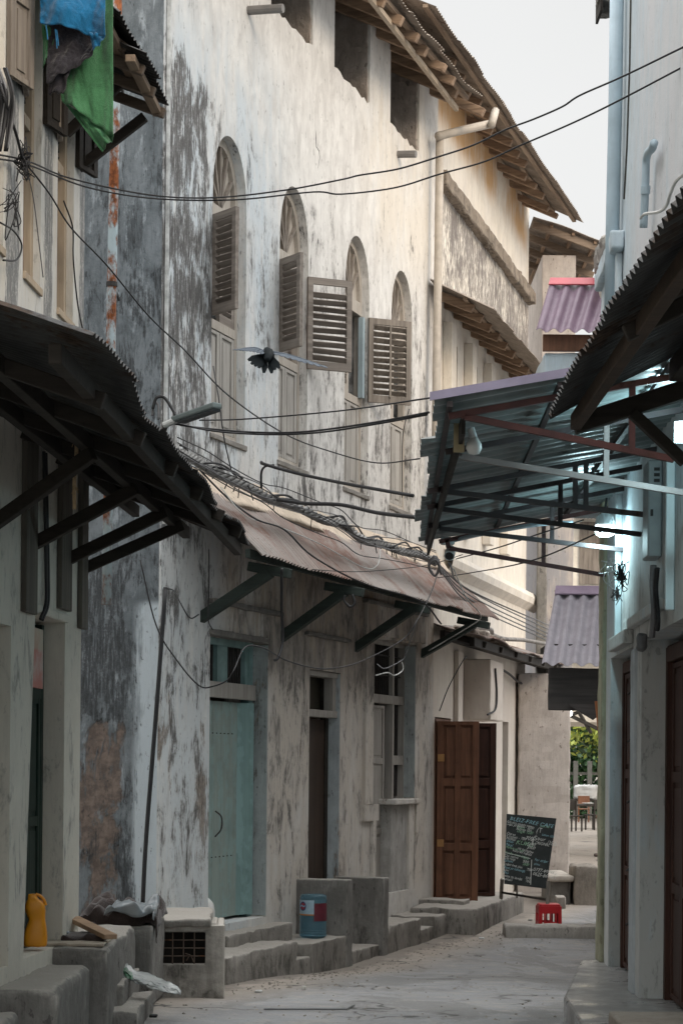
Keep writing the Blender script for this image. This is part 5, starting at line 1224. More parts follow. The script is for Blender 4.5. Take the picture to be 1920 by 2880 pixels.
for (a, b) in ((at(1411, 2473, 25.8), at(1408, 2527, 26.05)), (at(1541, 2478, 25.5), at(1538, 2546, 25.4))):
    MB().beam(ci @ a+Vector((0, 0, .004)), ci @ b, .045, .03, up=(0, 0, 1)).build('leg', EAS, cb, .004)
MB().beam(ci @ at(1410, 2510, 25.9), ci @ at(1538, 2531, 25.5), .024, .02, up=(0, 0, 1)).build('crossbar', W_DARK, cb)
MB().beam(Vector((.05, .6, -.03)), ci @ Vector((cbT[0].x+.2, 26.7, .11)), .035, .02, up=(1, 0, 0)).build('rear_leg', EAS, cb)
CH = plain('white_chalk', (.50,.52,.50), .9, .3, 60); CHB = plain('blue_chalk', (.22,.40,.46), .9, .3, 60); CHG = plain('green_chalk', (.24,.42,.28), .9, .3, 60)
def chalk(txt, u, v, h, mat, ang=-5, sx=1.0, sk=.15):
    cu = bpy.data.curves.new('chalk_text', 'FONT'); cu.body = txt; cu.size = 1; cu.shear = sk; cu.space_character = 1.05
    o = bpy.data.objects.new('tmp', cu); COL.objects.link(o); bpy.context.view_layer.update()
    me = bpy.data.meshes.new_from_object(o.evaluated_get(bpy.context.evaluated_depsgraph_get()))
    bpy.data.objects.remove(o)
    rnd = random.Random(hash_(txt)); 
    hh = h/FPX*25.8*1.38
    m = Matrix.Rotation(R(ang), 4, 'Z') @ Matrix.Diagonal((hh*sx, hh, 1, 1))
    P = ci @ at(u, v, 25.8)
    # drop onto the board along the view ray
    c_ = ci @ Vector((0, 0, CAMZ)); P = c_+(P-c_)*(c_.z/(c_.z-P.z))
    for vv in me.vertices:
        q = m @ vv.co; k = mn.noise_vector(Vector((vv.co.x*2.5, vv.co.y*2.5, len(txt))))*hh*.10
        vv.co = Vector((P.x+q.x+k.x, P.y+q.y+k.y, .0015))
    me.materials.append(mat)
    o = bpy.data.objects.new('chalk_writing', me); COL.objects.link(o); o.parent = cb
def hash_(t): return sum(ord(c)*(i+3) for i, c in enumerate(t))
T = [("BLEIZ-FREE CAFE", 1431, 2306, 12, CHB, -6, 1.0), ("Kila siku utapata supu", 1424, 2313, 8, CH, -7, .72), ("Supu ya pweza - 2000", 1424, 2320, 9, CH, -5, .68), ("Soda 500", 1517, 2325, 7, CHG, -4, .7),
     ("Ndizi", 1452, 2329, 9, CHG, -6, .8), ("Maharage 1000", 1450, 2333.5, 8, CH, -4, .62), ("(T", 1507, 2340, 15, CH, -3, .7), ("Dagaa 1500", 1452, 2340, 9, CHG, -4, .75),
     ("Chai ya", 1423, 2346, 8, CH, -7, .75), ("Chapati - 700", 1422, 2354, 9, CH, -5, .80), ("Mandazi", 1422, 2360, 8, CH, -6, .75), ("- 700", 1467, 2360, 13, CH, -5, .75), ("(", 1491, 2370, 27, CH, -2, .8), ("Sour", 1500, 2362, 13, CH, -3, .9), ("ORIGINAL", 1503, 2373, 9, CH, -6, .7), ("/150", 1535, 2375, 14, CH, -4, .75), ("Lemon 1250", 1522, 2350, 7, CHB, -5, .7),
     ("Wali", 1421, 2368, 9, CHB, -6, .9), ("KUKU", 1449, 2373, 13, CHG, -6, 1.0), ("5000", 1481, 2377, 9, CH, -4, .9), ("Nazi", 1420, 2377, 9, CHB, -8, .9), ("3000", 1480, 2386, 9, CH, -4, .9), ("na nyingine", 1454, 2388, 9, CH, -12, .8),
     ("Mchele wa nazi", 1420, 2384, 8, CHG, -9, .75), ("kuku wa kupaka", 1440, 2394, 8, CH, -9, .75), ("Karibu sana leo", 1417, 2399, 8, CHG, -9, .85),
     ("Chai maziwa", 1417, 2408, 8, CH, -6, .68), ("Chai rangi", 1416, 2415, 8, CH, -6, .68), ("Kahawa", 1415, 2422, 8, CHB, -5, .75), ("500", 1469, 2416, 9, CHG, -5, .85), ("500", 1468, 2426, 9, CH, -5, .85), ("1000", 1467, 2433, 8, CHG, -5, .8),
     ("Andazi kwa chai", 1413, 2431, 8, CH, -7, .75), ("Mayai ya kukaanga", 1413, 2440, 8, CHB, -7, .75), ("Juisi", 1413, 2448, 8, CH, -6, .9), ("700", 1479, 2449, 9, CH, -5, .8), ("Maji", 1412, 2455, 8, CHB, -6, .9), ("Pweza na kamba", 1411, 2464, 8, CH, -7, .75), ("Samaki", 1411, 2473, 8, CH, -6, .9), ("500", 1476, 2472, 8, CH, -5, .8), ("700", 1476, 2481, 8, CH, -5, .8),
     ("For order", 1501, 2421, 9, CHB, -5, .75), ("simu", 1500, 2432, 8, CHB, -5, .8), ("0777-499485", 1497, 2449, 11, CH, -5, .80), ("0625-863551", 1496, 2461, 11, CH, -5, .80)]
for t in T: chalk(*t)
def onb(u, v):
    c_ = ci @ Vector((0, 0, CAMZ)); P = ci @ at(u, v, 25.8); P = c_+(P-c_)*(c_.z/(c_.z-P.z)); P.z = .0015; return P
MB().beam(onb(1494, 2418), onb(1491, 2488), .009, .002, up=(0, 0, 1)).build('chalk_line', CH, cb)
MB().beam(onb(1417, 2397), onb(1490, 2415), .006, .002, up=(0, 0, 1)).build('chalk_line', CH, cb)
# iron bar and litter on the paving
p, q = gnd(742, 2838, .012), gnd(975, 2838, .012); q2 = gnd(995, 2827, .012)
setp(MB().tube([p, q, q2], .009, 6).build('iron_bar', plain('grey_bar_iron', (.16,.165,.165), .5), smooth=False), 'thin bent iron bar lying on the paving in the foreground', 'bar')
for k, (u, v, s_, c, lb) in enumerate(((432, 2859, .03, (.02,.02,.02), 'small black scrap lying by the bottom left of the paving'), (852, 2783, .02, (.5,.48,.45), 'tiny pale stone on the paving right of the landing'), (728, 2790, .03, (.55,.55,.54), 'flat white scrap of paper near the landing'), (1353, 2640, .035, (.5,.5,.5), 'small white scrap beside the low ledge'), (1490, 2588, .03, (.5,.5,.48), 'small pale scrap at the left end of the curb'))):
    p = gnd(u, v, .0); setp(MB().rbox(p.x-s_, p.x+s_, p.y-s_, p.y+s_, p.z-.004, p.z+.014+(.02 if k == 1 else 0), .02, .006, .01, k).build('litter', plain('litter_'+str(k), c, .8), smooth=True), lb, 'litter')
# ================================================================ crow in flight, seen from behind
co_ = at(750, 1000, 17.3)
cr = thing('crow', 'dark crow flying past the shuttered windows with wings spread', 'bird', loc=co_)
FTH = plain('black_feathers', (.010,.014,.016), .75, .3, 20, spec=.1); FTG = plain('grey_wing_feathers', (.115,.135,.16), .8, .3, 20, spec=.1)
C = lambda u, v, dy=0: at(u, v, 17.3+dy)-co_
mb = MB()
body = [(C(752, 1014, -.10), .02), (C(754, 1006, -.04), .042), (C(755, 1000, .05), .055), (C(754, 995, .14), .055), (C(752, 990, .22), .042), (C(751, 987, .27), .036), (C(750, 986, .31), .022), (C(750, 987, .36), .006)]
mb.tube(spline([b[0] for b in body], 3), [body[min(i//3, 7)][1]*(1-(i%3)/3)+body[min(i//3+1, 7)][1]*(i%3)/3 for i in range(22)], 10).build('body', FTH, cr, smooth=True)
tl = MB()
for u, v in ((697, 1013), (706, 1024), (716, 1030), (727, 1035), (742, 1049), (764, 1050), (774, 1040), (786, 1036)):
    a, b = C(748 if u < 744 else 758, 996, .02), C(u, v, -.10); d = (b-a).normalized(); s_ = d.cross(Vector((0, 1, 0))).normalized()*.026
    tl.extr([a-s_*.5, a.lerp(b, .7)-s_*1.1, b-s_*.4, b+s_*.4, a.lerp(b, .7)+s_*1.1, a+s_*.5], (0, .004, 0))
tl.build('tail', FTH, cr)
def wing(pts, tips, nm):
    mb = MB(); n = len(tips)
    lead = spline(pts, 6)
    for i, (u, v) in enumerate(tips):
        t = (i+.5)/n; a = lead[min(len(lead)-1, int(t*(len(lead)-1)))]; b = a.lerp(C(u, v, -.16+.05*t), .62); d = (b-a).normalized(); s_ = d.cross(Vector((0, 0, 1))).normalized()*.028
        mb.extr([a-s_, b-s_*.6, b+d*.015, b+s_*.6, a+s_], (0, 0, .004))
    mb.tube(lead, [.017*(1-.75*i/len(lead)) for i in range(len(lead))], 7)
    mb.build(nm, FTG, cr, smooth=False)
wing([C(766, 992, .10), C(805, 998, .14), C(850, 1010, .10), C(915, 1032, .0)], [(784, 1002), (800, 1008), (818, 1014), (836, 1020), (852, 1025), (868, 1030), (886, 1033), (905, 1037), (925, 1038)], 'wing')
wing([C(744, 990, .10), C(718, 980, .15), C(690, 980, .12), C(662, 984, .0)], [(735, 1000), (724, 998), (712, 995), (702, 994), (692, 993), (682, 992), (674, 990), (664, 988), (655, 986)], 'wing')
# ================================================================ overhead cables
def onL(u, v, off=.05):
    p = L.q(u, v, off); return (u, v, L.w(p.x, p.y, p.z).y)
def cable(name, pts, r, mat, label, cat='cable', n=7, group=None, seg=6):
    P = spline([at(*p) for p in pts], n)
    o = MB().tube(P, r, seg).build(name, mat, smooth=True)
    return setp(o, label, cat, group)
cable('overhead_cable', ((-60, 425, 11.6), onL(75, 452, .07), (200, 502, 13.3), (420, 548, 13.6), (600, 556, 13.6), (800, 535, 13.6), (960, 505, 13.4), (1010, 493, 13.4), (1120, 475, 13.2), (1235, 440, 13), (1330, 408, 12.9), (1420, 365, 12.8), (1500, 335, 12.6), (1580, 300, 12.4), (1630, 268, 12.2), (1750, 215, 11.8), (1925, 130, 11.3)), .0062, CABLE, 'upper of the two black cables crossing the sky from wall to wall')
cable('overhead_cable', ((-60, 440, 11.6), onL(75, 462, .07), (240, 525, 13.3), (430, 558, 13.6), (660, 562, 13.6), (880, 540, 13.5), (960, 546, 13.4), (1110, 528, 13.3), (1235, 490, 13.1), (1360, 455, 12.9), (1460, 410, 12.8), (1600, 350, 12.4), (1725, 290, 12.0), (1925, 185, 11.4)), .0062, CABLE, 'lower of the two black cables crossing the sky from wall to wall')
cable('overhead_cable', (onL(75, 462), onL(140, 545, .12), (200, 640, 13.3), (300, 745, 13.8), (420, 890, 14.2), (520, 985, 14.8), (640, 1110, 15.6), (800, 1220, 16.5), (930, 1270, 17), (1060, 1302, 17), (1180, 1290, 15.7)), .0058, CABLE, 'black cable running diagonally down across the arched windows')
cable('overhead_cable', ((560, 1182, 13.2), (700, 1178, 13.2), (960, 1155, 12.6), (1216, 1118, 9.9)), .0048, CABLE, 'thin cable rising to the lilac edge of the steel awning')
cable('overhead_cable', ((470, 1188, 12.7), (560, 1203, 12.9), (720, 1216, 13), (860, 1214, 12.6), (1040, 1190, 11.8), (1205, 1160, 10.2)), .0068, CABLE, 'thicker of the paired cables from the street lamp to the steel awning')
cable('overhead_cable', ((470, 1184, 12.72), (600, 1212, 12.9), (760, 1222, 13), (900, 1216, 12.6), (1060, 1192, 11.8), (1200, 1166, 10.25)), .006, CABLE, 'thinner of the paired cables from the street lamp to the steel awning')
cable('overhead_cable', ((735, 1300, 18.2), (745, 1306, 18.0), (830, 1330, 17.8), (960, 1358, 17.0), (1160, 1394, 15.2)), .016, CABLE, 'thick black cable from the wall hook to the steel awning')
cable('overhead_cable', ((780, 1405, 18), (860, 1416, 17.8), (960, 1420, 17.4), (1060, 1442, 16.8), (1170, 1455, 15.6)), .017, CABLE, 'thick bundled cable sagging over the red roof to the steel awning')
cable('wall_cable', ((735, 1372, 18.4), (735, 1330, 18.3), (746, 1312, 18.2), (770, 1308, 18.1)), .011, CABLE, 'short black cable loop rising from the bundle to the wall hook')
cable('service_cable', ((600, 1030, 17.8), (615, 1120, 17.6), (630, 1230, 17.6), (650, 1320, 17.8)), .006, CABLE, 'thin black wire hanging down past the first window')
for k, (pts, lb) in enumerate(((((1230, 1230, 24.6), (1150, 1150, 24.3), (1132, 1230, 24.3), (1130, 1400, 24.4)), 'thin wire down the last arched window'),)):
    cable('service_cable', pts[1:], .006, CABLE, lb)
# twisted bundle on the fillet of the old house
base = [(500, 1275, 17.0), (580, 1310, 17.8), (660, 1355, 18.3), (740, 1390, 18.9), (800, 1415, 19.4), (900, 1455, 20.1), (960, 1475, 20.6), (1010, 1510, 21.2), (1080, 1535, 22.0), (1160, 1555, 22.8), (1225, 1580, 23.6)]
P = spline([at(*p) for p in base], 8)
tw = thing('cable_bundle', 'thick twisted grey cable bundle lying along the top of the red roof', 'cable', loc=P[0])
def twist(r, n, a0, rr, m, turns):
    out = []; L_ = 0
    for i, p in enumerate(P):
        if i: L_ += (p-P[i-1]).length
        a = a0+L_*turns; d = (P[min(i+1, len(P)-1)]-P[max(i-1, 0)]).normalized(); s_ = d.cross(Vector((0, 0, 1))).normalized(); u_ = s_.cross(d)
        out.append(p-P[0]+(s_*math.cos(a)+u_*math.sin(a))*r+Vector((0, 0, .012*math.sin(L_*5+m))))
    return out
P = spline(P[::2], 8)
for k in range(4): MB().tube(twist(.031, 0, k*1.571, .02, 0, 15), .0195, 6).build('strand', CABLE_T, tw, smooth=True)
MB().tube([p+Vector((0, -.02, .04)) for p in twist(.03, 0, .5, 0, 1.5, 5)], .012, 6).build('strand', CABLE, tw, smooth=True)
MB().tube([p+Vector((0, -.04, .03)) for p in twist(.05, 0, 2.5, 0, 3.5, 4)], .010, 6).build('strand', CABLE, tw, smooth=True)
r = random.Random(8); mb = MB(); hk = MB()
for i in range(34):
    p = r.choice(P)-P[0]; d = Vector((r.uniform(-.08, .08), r.uniform(-.08, .03), r.uniform(-.14, -.02)))
    mb.tube(spline([p+Vector((0, 0, .03)), p+Vector((d.x*.4, -.05, .0)), p+d], 4), .006, 4)
mb.build('tie', CABLE, tw)
mb = MB()
for i in range(3):
    off = Vector((0, 0, .02*i-.02))
    mb.tube(spline([at(u, v, Y)+off for u, v, Y in ((1218, 1560+i*4, 23.0), (1235, 1590, 23.1), (1222, 1615+i*5, 23.2), (1205, 1590, 23.1), (1225, 1570, 23.0), (1240, 1610, 23.2))], 6), .014, 6)
setp(mb.build('cable_coil', CABLE_G, smooth=True), 'tangled coil of grey cable at the corner above the red roof', 'cable')
# lines on from the corner down the far facade
for k, (a, b, c, lb) in enumerate((((1230, 1585, 23.4), (1330, 1668, 25.5), (1540, 1770, 30), 'top wire of the group slanting down the far house to the purple hood'), ((1232, 1592, 23.4), (1330, 1680, 25.5), (1540, 1782, 30), 'second wire of the group slanting down the far house'), ((1234, 1598, 23.4), (1330, 1692, 25.5), (1538, 1792, 30), 'third wire of the group slanting down the far house'), ((1236, 1604, 23.4), (1330, 1704, 25.5), (1534, 1800, 30), 'lowest wire of the group slanting down the far house'), ((1262, 1585, 16), (1320, 1660, 20), (1545, 1760, 30), 'thin wire leaving the spotlight towards the purple hood'))):
    cable('service_cable', (a, b, c), .009, CABLE_G, lb)
mb = MB(); bp = [(1245, 1765, 26.5), (1370, 1768, 28.5), (1385, 1785, 28.9), (1420, 1797, 29.6), (1470, 1800, 30.4), (1530, 1810, 31.3)]
cable('cable_roll', bp, .032, plain('grey_wrapped_cable', (.30,.28,.26), .8, .5, 12), 'grey wrapped cable lying on the far street awning')
rb = MB(); r = random.Random(2)
for i in range(36):
    s = r.uniform(.1, 2.2); o_ = r.uniform(.1, .52); c = Vector((s, -o_, 3.80-.27*o_)); a = r.uniform(.025, .07)
    rb.rbox(c.x-a, c.x+a, c.y-a, c.y+a, c.z-.03, c.z+a*1.2, .05, .02, .03, i)
o = rb.build('rubble', ROUGHP, smooth=True); o.matrix_world = N.m; setp(o, 'heap of broken plaster rubble on the far street awning', 'rubble', kind='stuff')
# thin wires on and under the red roof
cable('service_cable', ((560, 1320, 17.8), (640, 1400, 17.9), (720, 1460, 17.9), (800, 1490, 18.4), (880, 1565, 18.6), (1020, 1640, 19.4), (1180, 1690, 20.4), (1240, 1755, 20.7)), .009, CABLE, 'black wire trailing down over the red roof sheets')
cable('service_cable', ((620, 1370, 17.9), (690, 1450, 17.9), (780, 1480, 18.4), (900, 1530, 18.9), (1020, 1595, 19.6), (1060, 1590, 19.8), (1070, 1545, 20)), .005, WHITE_C, 'thin white wire lying over the red roof sheets')
cable('service_cable', ((880, 1602, 18), (1000, 1608, 18.5), (1140, 1598, 19), (1220, 1585, 19.5), (1300, 1560, 18)), .004, CABLE, 'thin wire in front of the red roof')
cable('service_cable', ((1228, 1620, 22.6), (1210, 1670, 21.8), (1175, 1740, 20.8), (1130, 1800, 20.6), (1010, 1862, 19.6), (930, 1880, 18.9), (870, 1876, 18.4), (800, 1855, 18.0), (740, 1822, 17.5), (690, 1820, 17.3), (660, 1880, 17.0), (640, 1912, 17.0), (600, 1930, 17.0), (560, 1928, 17.0), (500, 1860, 16.9), (440, 1760, 16.9), (395, 1575, 16.9)), .0065, CABLE, 'long thin wire looping under the red roof across the doors')
cable('service_cable', ((465, 1655, 17.5), (490, 1662, 17.4), (510, 1700, 17.3), (535, 1738, 17.3), (560, 1728, 17.3)), .006, CABLE, 'short wire from the leaning black pipe to the first strut')
cable('service_cable', ((588, 1545, 17.6), (588, 1650, 17.9), (586, 1740, 18.0), (598, 1772, 18.0)), .006, CABLE, 'wire dropping beside the first green strut')
cable('service_cable', ((792, 1600, 18.2), (792, 1720, 18.6), (795, 1800, 18.7), (782, 1850, 18.6), (770, 1858, 18.6)), .014, CABLE, 'thick cable end dropping beside the second green strut')
cable('service_cable', ((1172, 1745, 20.3), (1140, 1840, 20.6), (1128, 1858, 20.6), (1082, 1880, 20.4), (1060, 1868, 20.4)), .006, CABLE_G, 'grey wire curl hanging before the barred window')
cable('service_cable', ((1130, 1862, 20.6), (1132, 1885, 20.6), (1108, 1900, 20.5), (1090, 1892, 20.4), (1055, 1900, 20.4)), .007, WHITE_C, 'pale wire curl hanging lower before the barred window')
cable('service_cable', ((970, 1675, 18.9), (968, 1690, 18.9), (985, 1706, 18.9), (997, 1695, 18.9), (990, 1672, 18.9)), .012, CABLE, 'black cable ring hanging under the third bracket')
cable('service_cable', ((1275, 1600, 16.2), (1310, 1680, 18), (1345, 1720, 20), (1350, 1740, 21), (1320, 1762, 22), (1260, 1798, 23.5), (1205, 1830, 23.8)), .006, WHITE_C, 'pale wire dropping from the spotlight to the corner of the old house')
cable('service_cable', ((1235, 2000, 25.6), (1262, 1930, 25.5), (1300, 1860, 25.6), (1312, 1845, 25.8)), .007, CABLE, 'black wire slanting above the brown door')
cable('service_cable', ((1230, 1625, 22.5), (1330, 1610, 18), (1500, 1575, 14), (1700, 1490, 12)), .005, CABLE, 'thin wire from the coil to the steel frame, the lower one')
cable('service_cable', ((1282, 1572, 17), (1400, 1540, 15.5), (1520, 1500, 14.5), (1640, 1462, 13.8)), .005, CABLE, 'thin wire from the spotlight up to the steel frame')
cable('service_cable', ((1275, 1520, 15.6), (1340, 1505, 15.2), (1420, 1490, 14.9), (1520, 1474, 14.6), (1610, 1470, 14.5)), .016, PIPE_B, 'pale blue cable along the far end of the steel awning')
# wiring knots
def knot(name, c, Y, R_, n, label, mat, seed, drop=.0):
    r = random.Random(seed); mb = MB(); o_ = at(c[0], c[1], Y)
    for i in range(n):
        pts = [Vector((r.gauss(0, R_*.5), r.gauss(0, R_*.25), r.gauss(0, R_)-drop*r.random())) for _ in range(5)]
        mb.tube(spline(pts, 6), r.uniform(.0022, .0045), 5)
    o = mb.build(name, mat, smooth=True); o.location = o_; return setp(o, label, 'wiring')
knot('wire_tangle', (1745, 1610), 13.6, .045, 12, 'knot of black wires under the steel awning brackets', CABLE, 3, .05)
knot('wire_tangle', (1735, 1668), 13.7, .035, 8, 'hanging end of tangled wires below the wire knot', CABLE_G, 4, .02)
knot('wire_tangle', (1720, 1610), 13.8, .08, 5, 'loose pale wires left of the wire knot', WHITE_C, 5)
knot('wire_tangle', (66, 455), onL(66, 455, .09)[2], .055, 20, 'dense knot of cables on the cream house wall', CABLE, 6)
knot('wire_tangle', (28, 565), onL(28, 565, .1)[2], .10, 6, 'loose loops of wire below the cable knot on the cream house', CABLE, 7)
tb = thing('cable_coil_bundle', 'thick coil of old cables hanging at the upper left edge', 'cable', loc=at(10, 330, 11.75))
r = random.Random(12); o_ = at(10, 330, 11.75)
for i in range(16):
    x = r.uniform(-14, 30)
    MB().tube(spline([at(x-12, 195+r.uniform(-15, 15), 11.75)-o_, at(x+8, 260, 11.7)-o_, at(x+r.uniform(-6, 16), 330, 11.75)-o_, at(x-10, 425, 11.75)-o_], 5), r.uniform(.006, .013), 6).build('cable', r.choice((CABLE, CABLE, CABLE_G)), tb, smooth=True)
cable('service_cable', ((-10, 200, 11.7), (18, 290, 11.7), (50, 390, 12.0), onL(65, 455, .08)), .010, CABLE, 'black cable dropping from the coil to the knot on the cream house')
cable('service_cable', (onL(75, 470), onL(95, 560), onL(110, 680), onL(122, 780)), .004, CABLE_G, 'grey wire hanging between the two upper windows of the cream house')
cable('service_cable', (onL(180, 565), onL(205, 640), onL(207, 730), onL(220, 860), onL(243, 970, .1)), .006, CABLE, 'black wire running down the corner of the cream house')
cable('service_cable', (onL(0, 625), onL(40, 650), onL(62, 690), onL(48, 730), onL(10, 732)), .006, CABLE, 'wire loop hanging before the upper left wall')
cable('lamp_cable', ((430, 1150, 12.8), (440, 1120, 12.8), (462, 1118, 12.8), (485, 1150, 12.75), (497, 1175, 12.7)), .011, CABLE, 'black cable arching into the street lamp head')
cable('lamp_cable', ((428, 1170, 12.82), (434, 1135, 12.82), (445, 1140, 12.82), (447, 1180, 12.8)), .008, CABLE_G, 'grey cable loop behind the street lamp head')

# the loose fan of thin wires strung along the wall above the red roof
r = random.Random(31)
lbs = ['highest thin wire strung along the wall above the twisted bundle', 'second thin wire strung above the twisted bundle, sagging midway', 'thin grey wire weaving over the twisted bundle', 'thin black wire just under the twisted bundle', 'lowest thin wire drooping from the bundle onto the red sheets', 'thin wire crossing the bundle near the first arched window']
for k in range(6):
    pts = []
    for i, (u, v, Y) in enumerate(base):
        dv = (-34, -22, -8, 12, 26, 4)[k]+r.uniform(-11, 11)+(14 if 3 < i < 8 and k in (1, 4) else 0)
        pts.append((u, v+dv, Y-.12-.02*k))
    cable('service_cable', pts, .0055, CABLE if k % 2 == 0 else CABLE_G, lbs[k])
# ================================================================ ground
g = G('dusty_paving')
n1 = g.noise(.6, detail=6, rough=.6); n2 = g.noise(5, detail=6, rough=.65); n3 = g.noise(60, detail=3); lin = g.noise(1.0, (.7, 5.5, 1), 5, .6, .8)
col = g.mix(g.ss(n1, .35, .65), (.256,.260,.268), (.208,.208,.21))
col = g.mix(g.ss(n2, .45, .75, 0, .7), col, (.34,.31,.272))
col = g.mix(g.ss(lin, .56, .68, 0, .45), col, (.15,.15,.155))
pt = g.noise(1.0, (1.1, .5, 1), 7, .7, .6, (3, 3, 0)); col = g.mix(g.ss(pt, .5, .54, 0, .7), col, (.17,.168,.165)); col = g.mix(g.ss(g.noise(14, detail=5, rough=.7), .55, .68, 0, .5), col, (.16,.15,.14))
col = g.mix(g.ss(n3, .6, .75, 0, .5), col, (.5,.48,.45))
vn = g.n.new('ShaderNodeTexVoronoi'); vn.feature = 'DISTANCE_TO_EDGE'; vn.inputs['Scale'].default_value = .42
nn = g.n.new('ShaderNodeTexNoise'); nn.inputs['Scale'].default_value = 1.7; nn.inputs['Detail'].default_value = 6; g.l.new(g.co(), nn.inputs['Vector'])
va = g.n.new('ShaderNodeVectorMath'); va.operation = 'MULTIPLY_ADD'; g.l.new(nn.outputs['Color'], va.inputs[0]); va.inputs[1].default_value = (1.5, 1.5, 0); g.l.new(g.sc((1, 1, 0)), va.inputs[2]); g.l.new(va.outputs[0], vn.inputs['Vector']); crk = vn.outputs[0]
# sand and dust washed up along the foot of the steps
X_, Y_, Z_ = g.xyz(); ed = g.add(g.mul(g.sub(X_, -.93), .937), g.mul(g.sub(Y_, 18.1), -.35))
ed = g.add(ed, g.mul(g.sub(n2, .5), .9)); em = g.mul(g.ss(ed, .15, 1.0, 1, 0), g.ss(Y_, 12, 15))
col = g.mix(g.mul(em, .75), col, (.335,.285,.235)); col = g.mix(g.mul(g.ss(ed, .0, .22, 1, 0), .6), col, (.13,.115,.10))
cm = g.mul(g.ss(crk, .0, .016, 1, 0), g.ss(n1, .47, .56))
col = g.mix(g.mul(cm, .95), col, (.06,.058,.055))
GROUND = g.out(col, g.ss(n1, .3, .7, .62, .9), g.bump(g.add(g.mul(n2, 1.0), g.add(g.mul(n3, .25), g.mul(lin, .6))), 1.0, .02), spec=.3)
def spaced(a, b, near, n):
    return None
xs = [-400, -120, -40, -15]+[-6+i*.22 for i in range(60)]+[10, 20, 50, 150, 400]
ys = [-60, -20, -4, 4, 8]+[10+i*.28 for i in range(100)]+[42, 60, 120, 300, 900]
mb = MB(); W_ = len(xs)
def gh(x, y): return .016*mn.noise((x*.9, y*.9, 0))+.006*mn.noise((x*3, y*3, 4)) if abs(x) < 8 and y < 40 else 0.0
gh0 = gh
def gh(x, y): return gh0(x, y)+GZ(y)
mb.add([(x, y, gh(x, y)-.004) for y in ys for x in xs], [(j*W_+i, j*W_+i+1, (j+1)*W_+i+1, (j+1)*W_+i) for j in range(len(ys)-1) for i in range(W_-1)])
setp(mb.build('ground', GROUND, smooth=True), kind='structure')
# grit and pebbles gathered along the foot of the steps
r = random.Random(21); mb = MB()
foot = [gnd(u, v) for u, v in ((645, 2775), (780, 2752), (870, 2738), (985, 2722), (1090, 2692), (1190, 2656), (1310, 2632), (1420, 2600))]
for i in range(700):
    k = r.randrange(len(foot)-1); p = foot[k].lerp(foot[k+1], r.random())+Vector((abs(r.gauss(0, .28)), -abs(r.gauss(.03, .3)), 0))
    if i % 3 == 0: p = gnd(r.uniform(480, 1560), r.uniform(2640, 2870))
    a = r.uniform(.005, .016)
    if i % 23 == 0: a *= 1.8
    o_ = [Vector((r.uniform(.6, 1.3)*x, r.uniform(.6, 1.3)*y, r.uniform(.5, 1)*z))*a for x, y, z in ((1,0,0),(0,1,0),(-1,0,0),(0,-1,0),(0,0,1),(0,0,-.5))]
    z_ = gh(p.x, p.y)-.003; mb.add([Vector((p.x, p.y, z_))+q for q in o_], [(0,1,4),(1,2,4),(2,3,4),(3,0,4),(1,0,5),(2,1,5),(3,2,5),(0,3,5)])
setp(mb.build('grit', plain('grit_stone', (.30,.27,.235), .95, .6, 7), weld=False), 'scattered grit and pebbles along the foot of the steps', 'grit', kind='stuff')
# ================================================================ light
SUN_EL, SUN_AZ = R(24), R(143)            # azimuth measured from +y towards +x
w = bpy.data.worlds.new('World'); sc.world = w; w.use_nodes = True
nt = w.node_tree; bg = nt.nodes['Background']
sky = nt.nodes.new('ShaderNodeTexSky'); sky.sky_type = 'NISHITA'; sky.sun_disc = False
sky.sun_elevation = SUN_EL; sky.sun_rotation = SUN_AZ; sky.air_density = 1.6; sky.dust_density = 2.0; sky.ozone_density = 1.0
hs = nt.nodes.new('ShaderNodeHueSaturation'); hs.inputs['Saturation'].default_value = .12
# cloud cover: brighter overhead than near the horizon, as under an overcast sky
tc = nt.nodes.new('ShaderNodeTexCoord'); sx = nt.nodes.new('ShaderNodeSeparateXYZ'); nt.links.new(tc.outputs['Generated'], sx.inputs[0])
mr = nt.nodes.new('ShaderNodeMapRange'); nt.links.new(sx.outputs[2], mr.inputs['Value'])
mr.interpolation_type = 'SMOOTHSTEP'; mr.inputs['From Min'].default_value = .36; mr.inputs['From Max'].default_value = .85; mr.inputs['To Min'].default_value = .155; mr.inputs['To Max'].default_value = 1.0
cl = nt.nodes.new('ShaderNodeMix'); cl.data_type = 'RGBA'; cl.blend_type = 'MULTIPLY'; cl.inputs[0].default_value = 1
cl.inputs[6].default_value = (13.2, 13.15, 13.0, 1); cn = nt.nodes.new('ShaderNodeTexNoise'); cn.inputs['Scale'].default_value = 2.2; cn.inputs['Detail'].default_value = 5; nt.links.new(tc.outputs['Generated'], cn.inputs['Vector'])
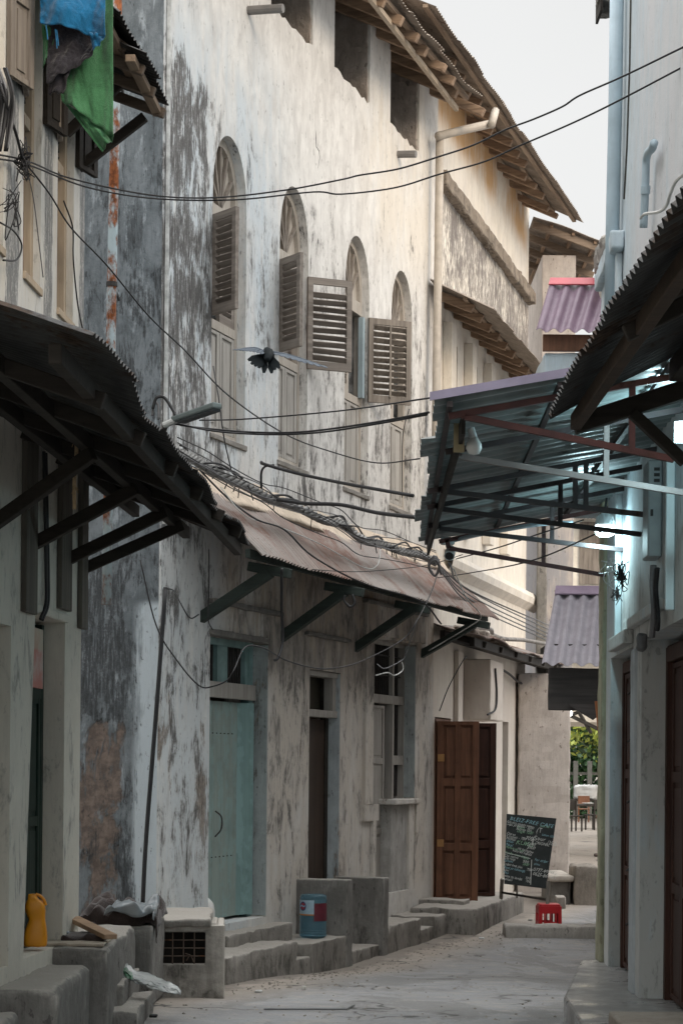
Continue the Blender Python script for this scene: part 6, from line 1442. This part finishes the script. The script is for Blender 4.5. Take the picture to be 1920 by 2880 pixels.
cm = nt.nodes.new('ShaderNodeMapRange'); nt.links.new(cn.outputs[0], cm.inputs['Value']); cm.inputs['From Min'].default_value = .3; cm.inputs['From Max'].default_value = .7; cm.inputs['To Min'].default_value = .93; cm.inputs['To Max'].default_value = 1.07
cv = nt.nodes.new('ShaderNodeMath'); cv.operation = 'MULTIPLY'; nt.links.new(mr.outputs[0], cv.inputs[0]); nt.links.new(cm.outputs[0], cv.inputs[1]); nt.links.new(cv.outputs[0], cl.inputs[7])
mxs = nt.nodes.new('ShaderNodeMix'); mxs.data_type = 'RGBA'; mxs.inputs[0].default_value = .8
nt.links.new(sky.outputs[0], hs.inputs['Color']); nt.links.new(hs.outputs[0], mxs.inputs[6]); nt.links.new(cl.outputs[2], mxs.inputs[7])
nt.links.new(mxs.outputs[2], bg.inputs['Color']); bg.inputs['Strength'].default_value = .15
sd = bpy.data.lights.new('sun', 'SUN'); sd.energy = .68; sd.angle = R(22); sd.color = (1.0, .80, .58)
so = bpy.data.objects.new('sun', sd); COL.objects.link(so)
dirv = Vector((math.sin(SUN_AZ)*math.cos(SUN_EL), math.cos(SUN_AZ)*math.cos(SUN_EL), math.sin(SUN_EL)))
so.rotation_euler = dirv.to_track_quat('Z', 'Y').to_euler()
so.location = (4, 8, 16)
# ================================================================ camera
cd = bpy.data.cameras.new('camera'); cam = bpy.data.objects.new('camera', cd); COL.objects.link(cam); sc.camera = cam
cd.sensor_fit = 'VERTICAL'; cd.sensor_height = 36; cd.sensor_width = 24; cd.lens = 36*FPX/2880
cd.clip_start = .1; cd.clip_end = 2000
# the body is rolled a touch about the level optical axis; the frame is shifted up
cam.matrix_world = Matrix.Translation((0, 0, CAMZ)) @ Matrix.Rotation(math.pi/2, 4, 'X') @ Matrix.Rotation(ROLL, 4, 'Z')
cd.shift_y = (HY-1440)/2880; cd.shift_x = 0
vs = sc.view_settings; vs.view_transform = 'Standard'; vs.look = 'None'; vs.exposure = 1.25; vs.gamma = 1.0; vs.use_curve_mapping = False
sc.render.engine = 'CYCLES'; sc.cycles.max_bounces = 6; sc.cycles.diffuse_bounces = 4; sc.cycles.use_denoising = True
